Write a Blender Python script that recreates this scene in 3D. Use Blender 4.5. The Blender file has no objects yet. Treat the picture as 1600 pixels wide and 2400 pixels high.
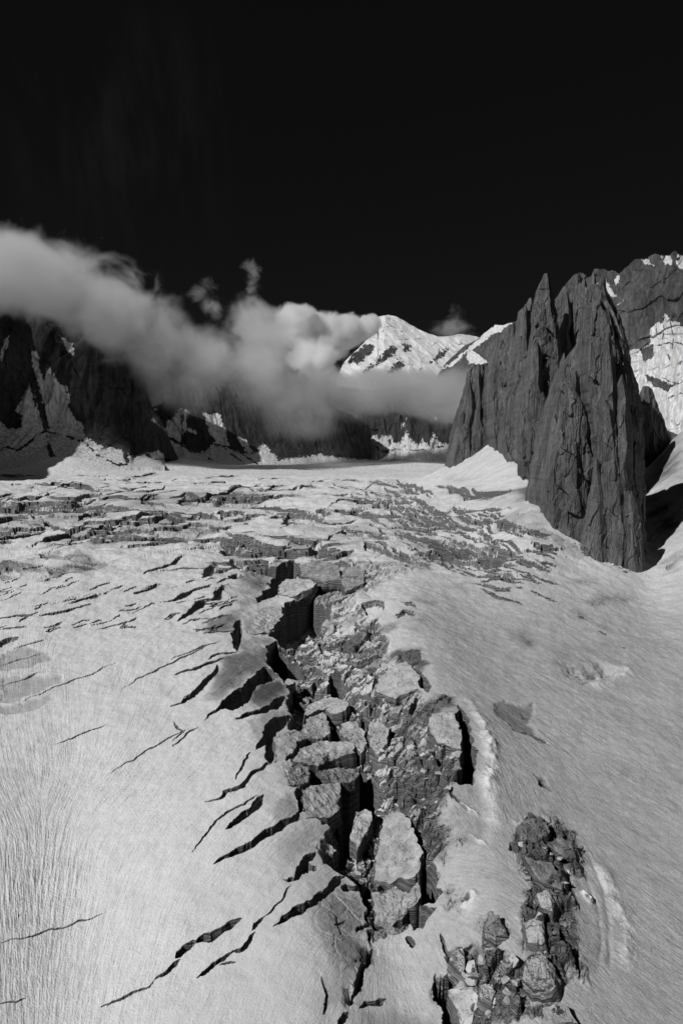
import bpy, bmesh, math, random
import numpy as np
from mathutils import Vector
SC = bpy.context.scene
COL = SC.collection
RNG = np.random.default_rng(7)
random.seed(7)

# ------------------------------------------------------------------ camera geometry (photo pixels 1600 x 2400)
FPX, CX, CY = 1600.0, 800.0, 1200.0
PITCH = math.radians(4.3)
CP, SP = math.cos(PITCH), math.sin(PITCH)
SUN = Vector((-0.55, -0.49, 0.59)).normalized()

def ray(px, py):
    a = (np.asarray(px, float) - CX) / FPX
    b = (CY - np.asarray(py, float)) / FPX
    return a, CP + b * SP, -SP + b * CP
def slope_at(py):                       # z per metre of depth for a photo row
    _, y, z = ray(CX, py); return z / y
def project(x, y, z):
    zf = y * CP - z * SP; up = y * SP + z * CP
    return CX + FPX * x / zf, CY - FPX * up / zf
CROPS = {'P': (0, 0, 1), 'A1': (0, 480, 1.96), 'A2': (800, 560, 1.96), 'A3': (0, 1080, 1.96), 'A4': (400, 1200, 1.96),
         'A5': (800, 1300, 1.96), 'A6': (0, 1700, 1.96), 'A7': (400, 1700, 1.96), 'A8': (900, 1700, 2.24),
         'K': (1120, 1290, 7.84), 'L': (0, 700, 3.136), 'T': (1050, 620, 5.227), 'R': (1300, 580, 5.227),
         'B': (1200, 960, 3.92), 'M': (700, 680, 3.484), 'C': (350, 900, 3.136)}
def S(c, s):
    ox, oy, k = CROPS[c]
    return np.array([[ox + float(p.split(',')[0]) / k, oy + float(p.split(',')[1]) / k] for p in s.split()])

# ------------------------------------------------------------------ noise
PERM = np.random.default_rng(3).permutation(256).astype(np.int32)
PERM = np.concatenate([PERM, PERM])
ANG = np.random.default_rng(4).uniform(0, 2 * np.pi, 256)
G2 = np.stack([np.cos(ANG), np.sin(ANG)], 1).astype(np.float32)
G3 = np.random.default_rng(5).normal(size=(256, 3)); G3 = (G3 / np.linalg.norm(G3, axis=1)[:, None]).astype(np.float32)
RV = np.random.default_rng(6).uniform(0, 1, (256, 4)).astype(np.float32)
def fade(t): return t * t * t * (t * (t * 6 - 15) + 10)
def perlin2(x, y, seed=0):
    x = np.asarray(x, np.float32) + seed * 17.31; y = np.asarray(y, np.float32) + seed * 9.73
    xi = np.floor(x).astype(np.int32); yi = np.floor(y).astype(np.int32)
    fx = x - xi; fy = y - yi; xi &= 255; yi &= 255
    u = fade(fx); v = fade(fy)
    def g(ix, iy, dx, dy):
        h = PERM[PERM[ix & 255] + (iy & 255)]; q = G2[h]; return q[..., 0] * dx + q[..., 1] * dy
    a = g(xi, yi, fx, fy); b = g(xi + 1, yi, fx - 1, fy); c = g(xi, yi + 1, fx, fy - 1); d = g(xi + 1, yi + 1, fx - 1, fy - 1)
    ab = a + u * (b - a); cd = c + u * (d - c)
    return (ab + v * (cd - ab)) * 1.5
def perlin3(x, y, z, seed=0):
    x = np.asarray(x, np.float32) + seed * 17.31; y = np.asarray(y, np.float32) + seed * 9.73; z = np.asarray(z, np.float32) + seed * 5.19
    xi = np.floor(x).astype(np.int32); yi = np.floor(y).astype(np.int32); zi = np.floor(z).astype(np.int32)
    fx = x - xi; fy = y - yi; fz = z - zi
    u = fade(fx); v = fade(fy); w = fade(fz)
    out = 0
    for dz in (0, 1):
        for dy in (0, 1):
            for dx in (0, 1):
                h = PERM[PERM[PERM[(xi + dx) & 255] + ((yi + dy) & 255)] + ((zi + dz) & 255)]
                q = G3[h]
                n = q[..., 0] * (fx - dx) + q[..., 1] * (fy - dy) + q[..., 2] * (fz - dz)
                out = out + n * (u if dx else 1 - u) * (v if dy else 1 - v) * (w if dz else 1 - w)
    return out * 1.5
def fbm2(x, y, o=4, seed=0, gain=.5):
    r = 0; a = 1; f = 1
    for i in range(o): r = r + a * perlin2(x * f, y * f, seed + i); a *= gain; f *= 2.03
    return r
def fbm3(x, y, z, o=4, seed=0, gain=.5):
    r = 0; a = 1; f = 1
    for i in range(o): r = r + a * perlin3(x * f, y * f, z * f, seed + i); a *= gain; f *= 2.03
    return r
def worley(x, y, seed=0):               # F1, F2, four random numbers of the cell, offset to the cell point
    xi = np.floor(x).astype(np.int32); yi = np.floor(y).astype(np.int32)
    f1 = np.full(x.shape, 9., np.float32); f2 = f1.copy(); cid = np.zeros(x.shape, np.int32)
    ox = np.zeros(x.shape, np.float32); oy = ox.copy()
    for dx in (-1, 0, 1):
        for dy in (-1, 0, 1):
            h = PERM[PERM[(xi + dx + seed * 7) & 255] + ((yi + dy + seed * 13) & 255)]
            qx = x - (xi + dx + RV[h, 0]); qy = y - (yi + dy + RV[h, 1])
            d = np.sqrt(qx * qx + qy * qy)
            n = d < f1
            f2 = np.where(n, f1, np.minimum(f2, d)); f1 = np.where(n, d, f1); cid = np.where(n, h, cid)
            ox = np.where(n, qx, ox); oy = np.where(n, qy, oy)
    return f1, f2, RV[PERM[cid]], ox, oy
def sstep(a, b, t):
    t = np.clip((t - a) / (b - a), 0, 1); return t * t * (3 - 2 * t)

# ------------------------------------------------------------------ materials
class NT:
    def __init__(s, tree): s.t = tree; tree.nodes.clear()
    def n(s, typ, ins=None, **kw):
        nd = s.t.nodes.new(typ)
        for k, v in kw.items(): setattr(nd, k, v)
        for k, v in (ins or {}).items():
            i = nd.inputs[k]
            if hasattr(v, 'bl_rna') and isinstance(v, bpy.types.NodeSocket): s.t.links.new(v, i)
            else: i.default_value = v
        return nd
    def math(s, op, a, b=0.0, c=0.0, clamp=False):
        return s.n('ShaderNodeMath', {0: a, 1: b, 2: c}, operation=op, use_clamp=clamp).outputs[0]
    def vec(s, op, a, b=(0, 0, 0)):
        nd = s.n('ShaderNodeVectorMath', {0: a, 1: b}, operation=op)
        return nd.outputs['Value'] if op in ('DOT_PRODUCT', 'LENGTH', 'DISTANCE') else nd.outputs[0]
    def mix(s, f, a, b):
        nd = s.n('ShaderNodeMix', data_type='FLOAT')
        for i, v in ((0, f), (2, a), (3, b)):
            if isinstance(v, bpy.types.NodeSocket): s.t.links.new(v, nd.inputs[i])
            else: nd.inputs[i].default_value = v
        return nd.outputs[0]
    def noise(s, vec, scale, detail=4, rough=.55):
        return s.n('ShaderNodeTexNoise', {'Vector': vec, 'Scale': scale, 'Detail': detail, 'Roughness': rough}).outputs[0]
    def ramp(s, v, a, b, lo=0.0, hi=1.0):
        return s.n('ShaderNodeMapRange', {0: v, 1: a, 2: b, 3: lo, 4: hi}, interpolation_type='SMOOTHSTEP').outputs[0]
    def attr(s, name): return s.n('ShaderNodeAttribute', attribute_name=name).outputs['Fac']
    def grey(s, v): return s.n('ShaderNodeCombineColor', {0: v, 1: v, 2: v}).outputs[0]

def ice_material(name):
    m = bpy.data.materials.new(name); m.use_nodes = True; t = NT(m.node_tree)
    g = t.n('ShaderNodeNewGeometry'); P = g.outputs['Position']; N = g.outputs['True Normal']
    nz = t.n('ShaderNodeSeparateXYZ', {0: N}).outputs[2]
    dirt_shade = t.attr('dirt_shade')  # real dirt and painted shade in one value
    big = t.noise(P, .03, 5, .6); mid = t.noise(P, .22, 5, .65); fin = t.noise(P, 1.6, 4, .65)
    # strata in steep ice: thin dusty layers, warped
    warp = t.noise(P, .05, 3)
    z = t.n('ShaderNodeSeparateXYZ', {0: P}).outputs[2]
    zz = t.math('ADD', z, t.math('MULTIPLY', warp, 14.0))
    strat = t.n('ShaderNodeTexNoise', {'W': t.math('MULTIPLY', zz, 1.1), 'Scale': 1.0, 'Detail': 4.0, 'Roughness': .7}, noise_dimensions='1D').outputs[0]
    d = t.math('ADD', dirt_shade, t.math('MULTIPLY', t.math('SUBTRACT', mid, .5), .35))
    d = t.math('ADD', d, t.math('MULTIPLY', t.math('SUBTRACT', big, .5), .22))
    d = t.math('ADD', d, t.math('MULTIPLY', t.math('SUBTRACT', fin, .5), .35), clamp=True)
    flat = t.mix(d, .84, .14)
    wall = t.math('ADD', t.ramp(strat, .36, .64, .06, .34), t.math('MULTIPLY', dirt_shade, -.12))
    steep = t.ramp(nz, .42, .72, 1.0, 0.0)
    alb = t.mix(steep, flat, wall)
    alb = t.math('MAXIMUM', alb, .05)
    h = t.math('ADD', t.math('MULTIPLY', fin, .5), t.math('MULTIPLY', mid, 1.0))
    h = t.math('ADD', h, t.math('MULTIPLY', t.math('MULTIPLY', strat, steep), 1.0))
    bmp = t.n('ShaderNodeBump', {'Height': h, 'Strength': .55, 'Distance': .8})
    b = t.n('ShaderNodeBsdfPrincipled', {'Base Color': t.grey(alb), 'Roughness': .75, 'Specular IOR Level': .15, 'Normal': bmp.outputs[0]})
    t.n('ShaderNodeOutputMaterial', {0: b.outputs[0]})
    return m

def rock_material(name, rock=.13, snow=.8, scale=1.0, var=.6, streak=1.0, edge=1.0):
    m = bpy.data.materials.new(name); m.use_nodes = True; t = NT(m.node_tree)
    g = t.n('ShaderNodeNewGeometry'); P = g.outputs['Position']
    Q = t.vec('MULTIPLY', P, (1.0, 1.0, .28))
    sn = t.attr('snow')
    n1 = t.noise(Q, .02 * scale, 6, .62); n2 = t.noise(Q, .12 * scale, 6, .65); n3 = t.noise(P, .5 * scale, 5, .7)
    st = t.noise(t.vec('MULTIPLY', P, (1.0, 1.0, .06)), .22 * scale, 4, .7)
    v = t.math('ADD', t.math('MULTIPLY', n1, .5), t.math('MULTIPLY', n2, .5))
    alb = t.math('MULTIPLY', t.ramp(v, .3, .7, 1 - var, 1 + var), rock)
    alb = t.math('MULTIPLY', alb, t.ramp(st, .3, .65, .78, 1.14))
    sm = t.math('ADD', sn, t.math('MULTIPLY', t.math('SUBTRACT', n2, .5), 1.0 * edge))
    sm = t.math('ADD', sm, t.math('MULTIPLY', t.math('SUBTRACT', st, .5), 1.6 * streak * edge))
    sm = t.ramp(sm, .47, .56)
    snc = t.math('MULTIPLY', t.ramp(st, .36, .62, 1.02 - .64 * streak, 1.03), snow)
    alb = t.mix(sm, alb, snc)
    vor = t.n('ShaderNodeTexVoronoi', {'Vector': t.vec('ADD', t.vec('MULTIPLY', P, (1., 1., .55)), t.n('ShaderNodeCombineXYZ', {0: t.math('MULTIPLY', n2, 12.0), 2: t.math('MULTIPLY', n1, 9.0)}).outputs[0]), 'Scale': .06 * scale}, feature='DISTANCE_TO_EDGE').outputs[0]
    crack = t.ramp(vor, 0.0, .05)
    h = t.math('ADD', t.math('MULTIPLY', n2, 9.0 / scale), t.math('MULTIPLY', n3, 3.0 / scale))
    h = t.math('ADD', h, t.math('MULTIPLY', crack, .5 / scale))
    h = t.math('ADD', h, t.math('MULTIPLY', st, 1.3 / scale))
    h = t.math('MULTIPLY', h, t.mix(sm, 1.0, .35))
    bmp = t.n('ShaderNodeBump', {'Height': h, 'Strength': .8, 'Distance': 1.0})
    b = t.n('ShaderNodeBsdfPrincipled', {'Base Color': t.grey(alb), 'Roughness': .85, 'Specular IOR Level': .12, 'Normal': bmp.outputs[0]})
    t.n('ShaderNodeOutputMaterial', {0: b.outputs[0]})
    return m

def plain_material(name, a, rough=.8):
    m = bpy.data.materials.new(name); m.use_nodes = True; t = NT(m.node_tree)
    P = t.n('ShaderNodeTexCoord').outputs['Object']
    v = t.math('MULTIPLY', t.ramp(t.noise(P, 9.0), .3, .7, .75, 1.25), a)
    b = t.n('ShaderNodeBsdfPrincipled', {'Base Color': t.grey(v), 'Roughness': rough})
    t.n('ShaderNodeOutputMaterial', {0: b.outputs[0]})
    return m

M_ICE = ice_material('glacier_ice')
M_ROCK = rock_material('granite', .165, .8, 1.0)
M_CLIFF = rock_material('dark_cliff', .048, .7, .45, streak=.8, edge=1.25)
M_FAR = rock_material('far_rock', .07, .74, .4)
M_PEAK = rock_material('snow_peak', .08, .8, .3, streak=.15, edge=2.2)
M_SUMMIT = rock_material('summit_rock', .11, .82, .7, streak=.6)

# ------------------------------------------------------------------ object helpers
def mesh_obj(name, V, F, mat, attrs=None, parent=None, smooth=True):
    """V (n,3); F (m,k) one face size"""
    me = bpy.data.meshes.new(name)
    V = np.ascontiguousarray(V, np.float32); F = np.ascontiguousarray(F, np.int32)
    k = F.shape[1]
    me.vertices.add(len(V)); me.vertices.foreach_set('co', V.ravel())
    me.loops.add(F.size); me.loops.foreach_set('vertex_index', F.ravel())
    me.polygons.add(len(F)); me.polygons.foreach_set('loop_start', np.arange(0, F.size, k, dtype=np.int32))
    me.polygons.foreach_set('use_smooth', np.full(len(F), smooth))
    me.update(calc_edges=True)
    for a, v in (attrs or {}).items():
        at = me.attributes.new(a, 'FLOAT', 'POINT'); at.data.foreach_set('value', np.ascontiguousarray(v, np.float32).ravel())
    me.materials.append(mat)
    o = bpy.data.objects.new(name, me); COL.objects.link(o)
    if parent: o.parent = parent
    return o
def grid_faces(r, c, wrap=False):
    i = np.arange(r * c).reshape(r, c)
    if wrap:
        a = i[:-1]; b = np.roll(i, -1, 1)[:-1]; d = i[1:]; e = np.roll(i, -1, 1)[1:]
    else:
        a = i[:-1, :-1]; b = i[:-1, 1:]; d = i[1:, :-1]; e = i[1:, 1:]
    return np.stack([a, b, e, d], -1).reshape(-1, 4)
def tag(o, label=None, cat=None, group=None, kind=None):
    for k, v in (('label', label), ('category', cat), ('group', group), ('kind', kind)):
        if v: o[k] = v
    return o
def empty(name, loc=(0, 0, 0)):
    o = bpy.data.objects.new(name, None); o.location = loc; COL.objects.link(o); return o

# ------------------------------------------------------------------ the glacier surface
PD = np.array([0, 150, 245, 400, 600, 800, 1000, 1200, 1430, 1800, 2500, 3100, 3700, 4300, 6000, 14000], float)
PZ = np.array([-252, -232, -215, -186, -152, -123, -100, -84, -68, -56, -47, -38, -8, 22, 60, 80], float)
_dd = np.arange(0, 14000, 10.0); _zz = np.interp(_dd, PD, PZ)
_k = np.exp(-.5 * (np.arange(-12, 13) / 5.0) ** 2); _k /= _k.sum()
_zz = np.convolve(np.pad(_zz, 12, mode='edge'), _k, 'valid')
def z0(d): return np.interp(d, _dd, _zz)

def seg_dist(x, y, pts, par=False):
    """distance from points to a polyline; with par also the arc parameter 0..1 and the side"""
    best = np.full(x.shape, 1e9); bt = np.zeros(x.shape); side = np.zeros(x.shape)
    L = np.concatenate([[0], np.cumsum(np.hypot(*np.diff(pts, axis=0).T))])
    for i in range(len(pts) - 1):
        ax, ay = pts[i]; bx, by = pts[i + 1]
        dx, dy = bx - ax, by - ay; l2 = dx * dx + dy * dy + 1e-9
        t = np.clip(((x - ax) * dx + (y - ay) * dy) / l2, 0, 1)
        d = np.hypot(x - ax - t * dx, y - ay - t * dy)
        n = d < best
        best = np.where(n, d, best)
        if par:
            bt = np.where(n, (L[i] + t * (L[i + 1] - L[i])) / L[-1], bt)
            side = np.where(n, np.sign((x - ax) * dy - (y - ay) * dx), side)
    return (best, bt, side) if par else best

TROUGH = None
def base(x, y):
    d = np.maximum(y, 1.0)
    z = z0(d)
    u = x / d
    # snow apron under the left foot of the massif
    z = z + 116 * np.exp(-(np.sqrt(((x - 352) / np.where(x < 352, 115, 160)) ** 2 + ((d - 1500) / 270) ** 2 + .02) ** 1.7))
    # snow slopes climbing on the far right behind the tower
    z = z + 135 * sstep(.40, .52, u) * sstep(860, 1500, d)
    z = z + 34 * sstep(.445, .60, u) * sstep(690, 980, d)
    # tilt down to the right in front of the tower
    z = z + 34 * np.exp(-((u - .28) / .065) ** 2) * np.exp(-((d - 960) / 200) ** 2) - 18 * np.exp(-((u - .46) / .05) ** 2) * np.exp(-((d - 820) / 150) ** 2)
    # snow fans under the left cliffs
    z = z + 95 * np.exp(-((u + .42) / .09) ** 2) * sstep(2200, 2900, d) + 40 * np.exp(-((u + .25) / .06) ** 2) * sstep(2500, 3200, d)
    # right dome: crest beside the central icefall, falling away to the right
    e = np.exp(-((d - 430) / 330) ** 2)
    z = z + e * (9 * np.exp(-((x - 75) / 45) ** 2) - .10 * np.clip(x - 70, 0, 240))
    # left flow: shallow medial valley
    z = z - 6 * np.exp(-((x + .43 * d) / 35) ** 2) * np.exp(-((d - 300) / 160) ** 2)
    z = z + 5 * np.exp(-((x + 60) / 50) ** 2) * np.exp(-((d - 330) / 160) ** 2)
    if TROUGH is not None:
        dist, t, side = seg_dist(np.asarray(x, float), np.asarray(y, float), TROUGH, True)
        w = 16 + .045 * d
        z = z - (17 * sstep(1.25, .8, d / 1000) + 1) * np.exp(-(dist / w) ** 2)
    # gentle swells
    z = z + fbm2(x / 140., d / 140., 3, 21) * np.clip(d / 260, .8, 3.2)
    z = z + fbm2(x / 420., d / 300., 2, 31) * 6 * sstep(600, 1500, d)
    return z

def unproject(pts, lift=0.0, fn=None):
    fn = fn or base
    pts = np.atleast_2d(np.asarray(pts, float))
    a, yy, zz = ray(pts[:, 0], pts[:, 1])
    T = np.geomspace(140, 5200, 1400)
    X = np.outer(a, T); Y = np.outer(yy, T); Z = np.outer(zz, T)
    f = Z - fn(X, Y) - lift
    neg = f < 0
    i = np.where(neg.any(1), neg.argmax(1), len(T) - 1); i = np.maximum(i, 1)
    r = np.arange(len(pts)); f0 = f[r, i - 1]; f1 = f[r, i]
    k = np.clip(f0 / (f0 - f1 + 1e-9), 0, 1)
    t = T[i - 1] + k * (T[i] - T[i - 1])
    return np.stack([a * t, yy * t, zz * t], 1)
TROUGH = unproject(S('P', '990,2480 965,2200 905,2000 860,1820 790,1660 705,1520 672,1400 660,1320'))[:, :2]
_q = TROUGH

# grid: columns spaced evenly in x/depth, rows close where the view needs them
inner = np.linspace(-.53, .53, 1080)
outer = .53 + np.cumsum(np.linspace(.002, .012, 60))
UC = np.concatenate([-outer[::-1], inner, outer])
rows = [120.0]
while rows[-1] < 13000:
    d = rows[-1]; z = float(z0(d)); dz = float((z0(d + 2) - z0(d - 2)) / 4)
    pxm = 682 * abs(-z / d ** 2 - 0) + 682 * abs(dz) / d
    st = .66 / pxm
    st = min(max(st, .25), 3.2 if d < 2300 else 3.2 + (d - 2300) * .06)
    if d < 215: st = max(st, 1.2)
    rows.append(d + st)
YR = np.array(rows); NR, NC = len(YR), len(UC)
print('grid', NR, NC)
X = (YR[:, None] * UC[None, :]); Y = np.repeat(YR[:, None], NC, 1)
Zb = base(X, Y)
PXg, PYg = project(X, Y, Zb)
H = np.zeros_like(Zb); UP = np.zeros_like(Zb); ROUGH = np.zeros_like(Zb); DIRT_SHADE = np.zeros_like(Zb)
SC_N = np.clip(Y / 300, .8, 4)
LX = 300 * X / Y; LY = 300 * np.log(Y)                       # coordinates whose unit grows with distance
WX = X + fbm2(LX / 9, LY / 9, 4, 41) * 1.7 * SC_N; WY = Y + fbm2(LX / 9, LY / 9, 4, 47) * 1.7 * SC_N

def box_sel(w, pad):
    y0_, y1_ = w[:, 1].min() - pad, w[:, 1].max() + pad
    r0, r1 = np.searchsorted(YR, y0_), np.searchsorted(YR, y1_)
    r0 = max(r0 - 1, 0); r1 = min(r1 + 1, NR)
    if r1 - r0 < 1: return None
    u0 = (w[:, 0].min() - pad) / YR[r0]; u0 = min(u0, (w[:, 0].min() - pad) / YR[r1 - 1])
    u1 = (w[:, 0].max() + pad) / YR[r0]; u1 = max(u1, (w[:, 0].max() + pad) / YR[r1 - 1])
    c0, c1 = np.searchsorted(UC, u0), np.searchsorted(UC, u1)
    c0 = max(c0 - 1, 0); c1 = min(c1 + 1, NC)
    return slice(r0, r1), slice(c0, c1)
def sdf(x, y, w):                       # positive inside
    inside = np.zeros(x.shape, bool)
    n = len(w)
    for i in range(n):
        ax, ay = w[i]; bx, by = w[(i + 1) % n]
        c = ((ay > y) != (by > y)) & (x < (bx - ax) * (y - ay) / (by - ay + 1e-12) + ax)
        inside ^= c
    d = seg_dist(x, y, np.vstack([w, w[:1]]))
    return np.where(inside, d, -d)
def scale_at(w): return float(np.clip(np.mean(w[:, 1]) / 300, .8, 6))
def hole(pts, depth, wall=.9, rough=0.0, dirt_shade=0.0):
    w = unproject(pts)[:, :2]; s = scale_at(w)
    b = box_sel(w, 8 * s)
    if b is None: return
    sd = sdf(WX[b], WY[b], w)
    f = sstep(0, wall * s, sd)
    H[b] = np.maximum(H[b], depth * f * (.75 + .25 * sstep(0, 12 * s, sd)))
    if rough: ROUGH[b] = np.maximum(ROUGH[b], rough * sstep(0, 5 * s, sd))
    if dirt_shade: DIRT_SHADE[b] += dirt_shade * f
def crack(pts, wpx, depth=14, taper=.5, step=0.0):
    """a crevasse along a photo polyline, wpx photo pixels wide, narrowing towards its ends"""
    w = unproject(pts)[:, :2]; s = scale_at(w)
    m = np.mean(w[:, 1]); half = .5 * wpx * 1.5 * m / FPX          # across the ground, foreshortening allowed for
    b = box_sel(w, half + 8 * s + step * 18)
    if b is None: return
    d, t, side = seg_dist(WX[b] * .6 + X[b] * .4, WY[b] * .6 + Y[b] * .4, w, True)
    hw = half * np.clip(np.minimum(t, 1 - t) * 2 / taper, .0, 1) ** .7
    f = sstep(1.0, .62, d / np.maximum(hw, .02))
    H[b] = np.maximum(H[b], depth * f * np.clip(hw / max(half, .01), .25, 1))
    if step: UP[b] -= step * (side > 0) * np.exp(-d / (7 * step)) * np.clip(np.minimum(t, 1 - t) * 4, 0, 1)
def patch(pts, dirt_shade=.5, rough=0.0, up=0.0, soft=6.0):
    w = unproject(pts)[:, :2]; s = scale_at(w)
    b = box_sel(w, 10 * s)
    if b is None: return
    sd = sdf(WX[b], WY[b], w)
    f = sstep(-soft * .5 * s, soft * .9 * s, sd + fbm2(LX[b] / 14, LY[b] / 14, 3, 43) * soft * .5 * s)
    DIRT_SHADE[b] += dirt_shade * f * .85
    if rough: ROUGH[b] = np.maximum(ROUGH[b], rough * f)
    if up: UP[b] += up * f
def ridge(pts, wpx, hgt, paler=0.0):
    w = unproject(pts)[:, :2]; m = np.mean(w[:, 1]); hw = wpx * m / FPX
    b = box_sel(w, hw * 2.6)
    if b is None: return
    d, t, side = seg_dist(WX[b] * .3 + X[b] * .7, WY[b] * .3 + Y[b] * .7, w, True)
    f = np.exp(-(d / hw) ** 2) * np.clip(np.minimum(t, 1 - t) * 6, 0, 1) * np.clip(.85 + .9 * fbm2(LX[b] / 16, LY[b] / 16, 4, 58, .6), .1, 1.6)
    UP[b] += hgt * f
    if paler: DIRT_SHADE[b] -= paler * f

# --- base grey of the surface: the right dome is greyer than the left flow
DIRT_SHADE += .11 + .40 * sstep(.02, .16, X / Y) * sstep(900, 600, Y) + .06 * sstep(700, 1000, Y)
DIRT_SHADE -= .06 * np.exp(-((PXg - 560) / 300) ** 2 - ((PYg - 2050) / 380) ** 2)
DIRT_SHADE += .10 * np.exp(-((PXg - 60) / 130) ** 2 - ((PYg - 2250) / 350) ** 2)
# --- the broken central trough: sunk ground full of rubble
CH = np.vstack([S('A4', '640,200 590,300 520,350 560,400 515,440 505,500 450,560 490,590 440,640 450,700 490,760 540,800 530,880 545,940 540,1000 600,1010 600,1050 560,1110'),
                S('A7', '560,190 545,270 600,290 605,395 700,440 720,480 665,570 700,625 790,690 870,735 880,830 915,930 935,1010 1000,960 1085,930 1150,830 1235,775 1215,640 1180,610 1140,480 1100,460 1050,410 980,340 980,270'),
                S('A4', '960,1190 1010,1080 1015,1000 1000,900 950,835 860,800 800,730 720,690 680,620 735,560 740,440 780,380 860,335 800,290 700,240')])
hole(CH, 7, 3.0, rough=6.5, dirt_shade=.08)
CW = np.vstack([S('A4', '640,200 590,300 520,350 560,400 515,440 505,500 450,560 490,590 440,640 450,700 490,760 540,800 530,880 545,940 540,1000 600,1010 600,1050 560,1110'),
                S('A7', '560,190 545,270 600,290 605,395 700,440 720,480 665,570 700,625 790,690 870,735 880,830 915,930 935,1010 1000,960 1085,930 1150,830 1235,775 1215,640 1305,550 1265,400 1290,265'),
                S('A4', '1325,1090 1310,1000 1250,900 1190,850 1120,750 1040,700 1010,600 990,520 930,470 880,420 860,335 800,280 700,230')])
hole(CW, 4.5, 7.0, rough=4.2, dirt_shade=.10)
# --- deep dark voids, shade in the deepest also painted into the colour
for c, s, dep in (
    ('A4', '580,180 500,212 440,300 450,340 395,395 395,415 440,395 490,385 500,350 545,305 580,300', 24),
    ('A4', '515,430 560,400 650,340 690,360 720,400 742,430 715,470 690,520 655,540 620,580 570,600 500,595 455,570 470,530 510,490', 30),
    ('A4', '440,620 480,590 530,640 590,660 620,690 560,720 545,770 500,760 460,720 440,680', 26),
    ('A4', '148,960 230,870 320,805 400,735 430,710 470,730 490,760 400,800 375,850 340,890 300,910 230,905', 20),
    ('A7', '775,300 860,250 865,130 900,150 930,190 960,220 975,290 975,340 950,360 930,390 880,370 850,400 840,470 820,520 800,580 760,600 730,620 690,635 740,560 770,520 778,440', 34),
    ('A7', '510,712 560,690 620,600 662,570 662,600 640,640 660,650 590,700 560,715', 18),
    ('A7', '1108,465 1140,480 1175,570 1180,620 1215,640 1210,700 1240,770 1210,810 1150,830 1140,760 1145,640 1140,560', 36),
    ('A7', '1100,800 1140,790 1150,830 1222,842 1200,870 1150,930 1110,945 1088,900 1085,860', 22),
    ('A7', '878,690 905,680 925,740 932,765 907,775 900,850 920,920 910,935 885,850 873,760', 22),
    ('A7', '903,940 932,940 922,1025 910,1000', 14),
    ('A7', '1213,1150 1240,1190 1300,1230 1330,1300 1352,1400 1255,1400 1230,1290 1215,1200', 24),
    ('A7', '1260,1065 1278,1060 1332,1160 1320,1182 1290,1210 1240,1190 1265,1130', 20),
    ('A4', '1312,885 1350,930 1376,970 1386,1050 1412,1150 1402,1210 1396,1250 1330,1257 1290,1250 1325,1180 1340,1040 1312,940', 34),
    ('A4', '735,985 745,940 800,920 865,940 860,905 930,920 935,950 900,980 860,960 820,960 775,985 780,1030 735,1040', 26),
    ('A4', '878,840 930,842 962,860 930,885 890,875', 16),
    ('A4', '718,750 740,715 770,740 802,780 780,802 735,812', 20),
    ('A4', '950,1018 992,1018 980,1060 955,1045', 14),
    ('A4', '585,795 618,820 590,845', 14),
    ('A4', '530,880 560,800 588,765 590,830 550,895', 20),
    ('A4', '868,1105 925,1150 912,1185 862,1160', 22),
    ('A4', '880,420 920,400 975,405 985,440 950,470 890,465', 9),
    ('A4', '950,740 1000,725 1000,765 960,760', 6),
    ('A7', '690,430 720,420 715,455 690,460', 10),
    ('A7', '578,290 606,290 612,395 588,400 580,340', 16),
    ('A7', '632,140 665,205 690,310 660,280', 14),
    ('A7', '608,275 642,225 640,260 618,312', 14),
    ('A7', '465,922 510,868 640,795 765,697 802,690 780,740 660,832 600,862 510,908', 17),
    ('A7', '790,735 885,715 880,760 795,760', 13),
    ('A8', '910,1070 960,1085 1005,1130 1000,1180 950,1170', 13),
    ('A8', '730,930 790,900 800,1000 745,985', 9),
    ('A8', '640,650 690,620 690,665', 4),
    ('A3', '1295,240 1330,215 1400,225 1475,240 1440,262 1380,287 1320,292', 14),
    ('A3', '445,330 520,300 600,298 700,308 800,303 870,278 960,283 1003,310 960,332 920,347 860,362 820,347 700,332 580,322 500,347', 9),
    ('A3', '340,165 400,148 460,150 472,182 400,192 350,187', 12),
    ('A3', '985,158 1080,148 1240,153 1262,170 1090,192 1000,197', 12),
    ('A3', '640,185 720,178 782,210 720,222 660,207', 10),
    ('A3', '820,178 980,163 987,197 830,202', 10),
    ('A3', '120,240 300,248 432,258 340,292 290,302 200,292 180,265', 8),
    ('A3', '400,233 470,223 512,252 460,262', 9),
    ('A3', '1015,387 1110,358 1205,368 1150,387 1030,402', 10),
    ('A3', '0,825 60,806 105,800 60,832 20,852 0,850', 6),
    ('A3', '0,350 50,345 90,375 40,385 0,385', 8),
    ('A3', '160,430 240,410 320,430 300,450 220,452', 4),
    ('A4', '770,60 860,70 990,90 1010,115 900,125 800,100', 8),
    ('A4', '870,130 960,150 1080,180 1200,235 1180,255 1050,215 900,170', 9),
    ('A4', '590,250 680,215 800,225 890,260 880,330 780,370 770,300 680,300 600,290', 11),
    ('A4', '1160,150 1280,155 1420,185 1430,210 1300,215 1180,175', 10),
    ('A4', '520,20 600,0 700,5 700,40 560,60 515,75', 11),
    ('K', '0,600 100,590 300,650 420,675 625,708 610,725 400,735 250,690 120,640', 9),
    ('K', '60,540 200,505 440,510 560,550 720,580 900,620 880,635 600,590 420,555 200,552 110,560', 9),
    ('K', '100,425 380,415 560,420 720,500 560,490 420,460', 6),
    ('A5', '275,214 330,215 356,233 340,250 290,232', 5),
    ('A5', '248,272 290,250 342,262 330,286 262,291', 6),
    ('A5', '800,815 850,805 890,828 850,830', 3),
    ('A5', '890,1040 915,1035 955,1080 910,1068', 3),
):
    hole(S(c, s), dep * (2.0 if dep >= 16 else 1.0), dirt_shade=.2 if dep >= 16 else 0)
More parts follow.
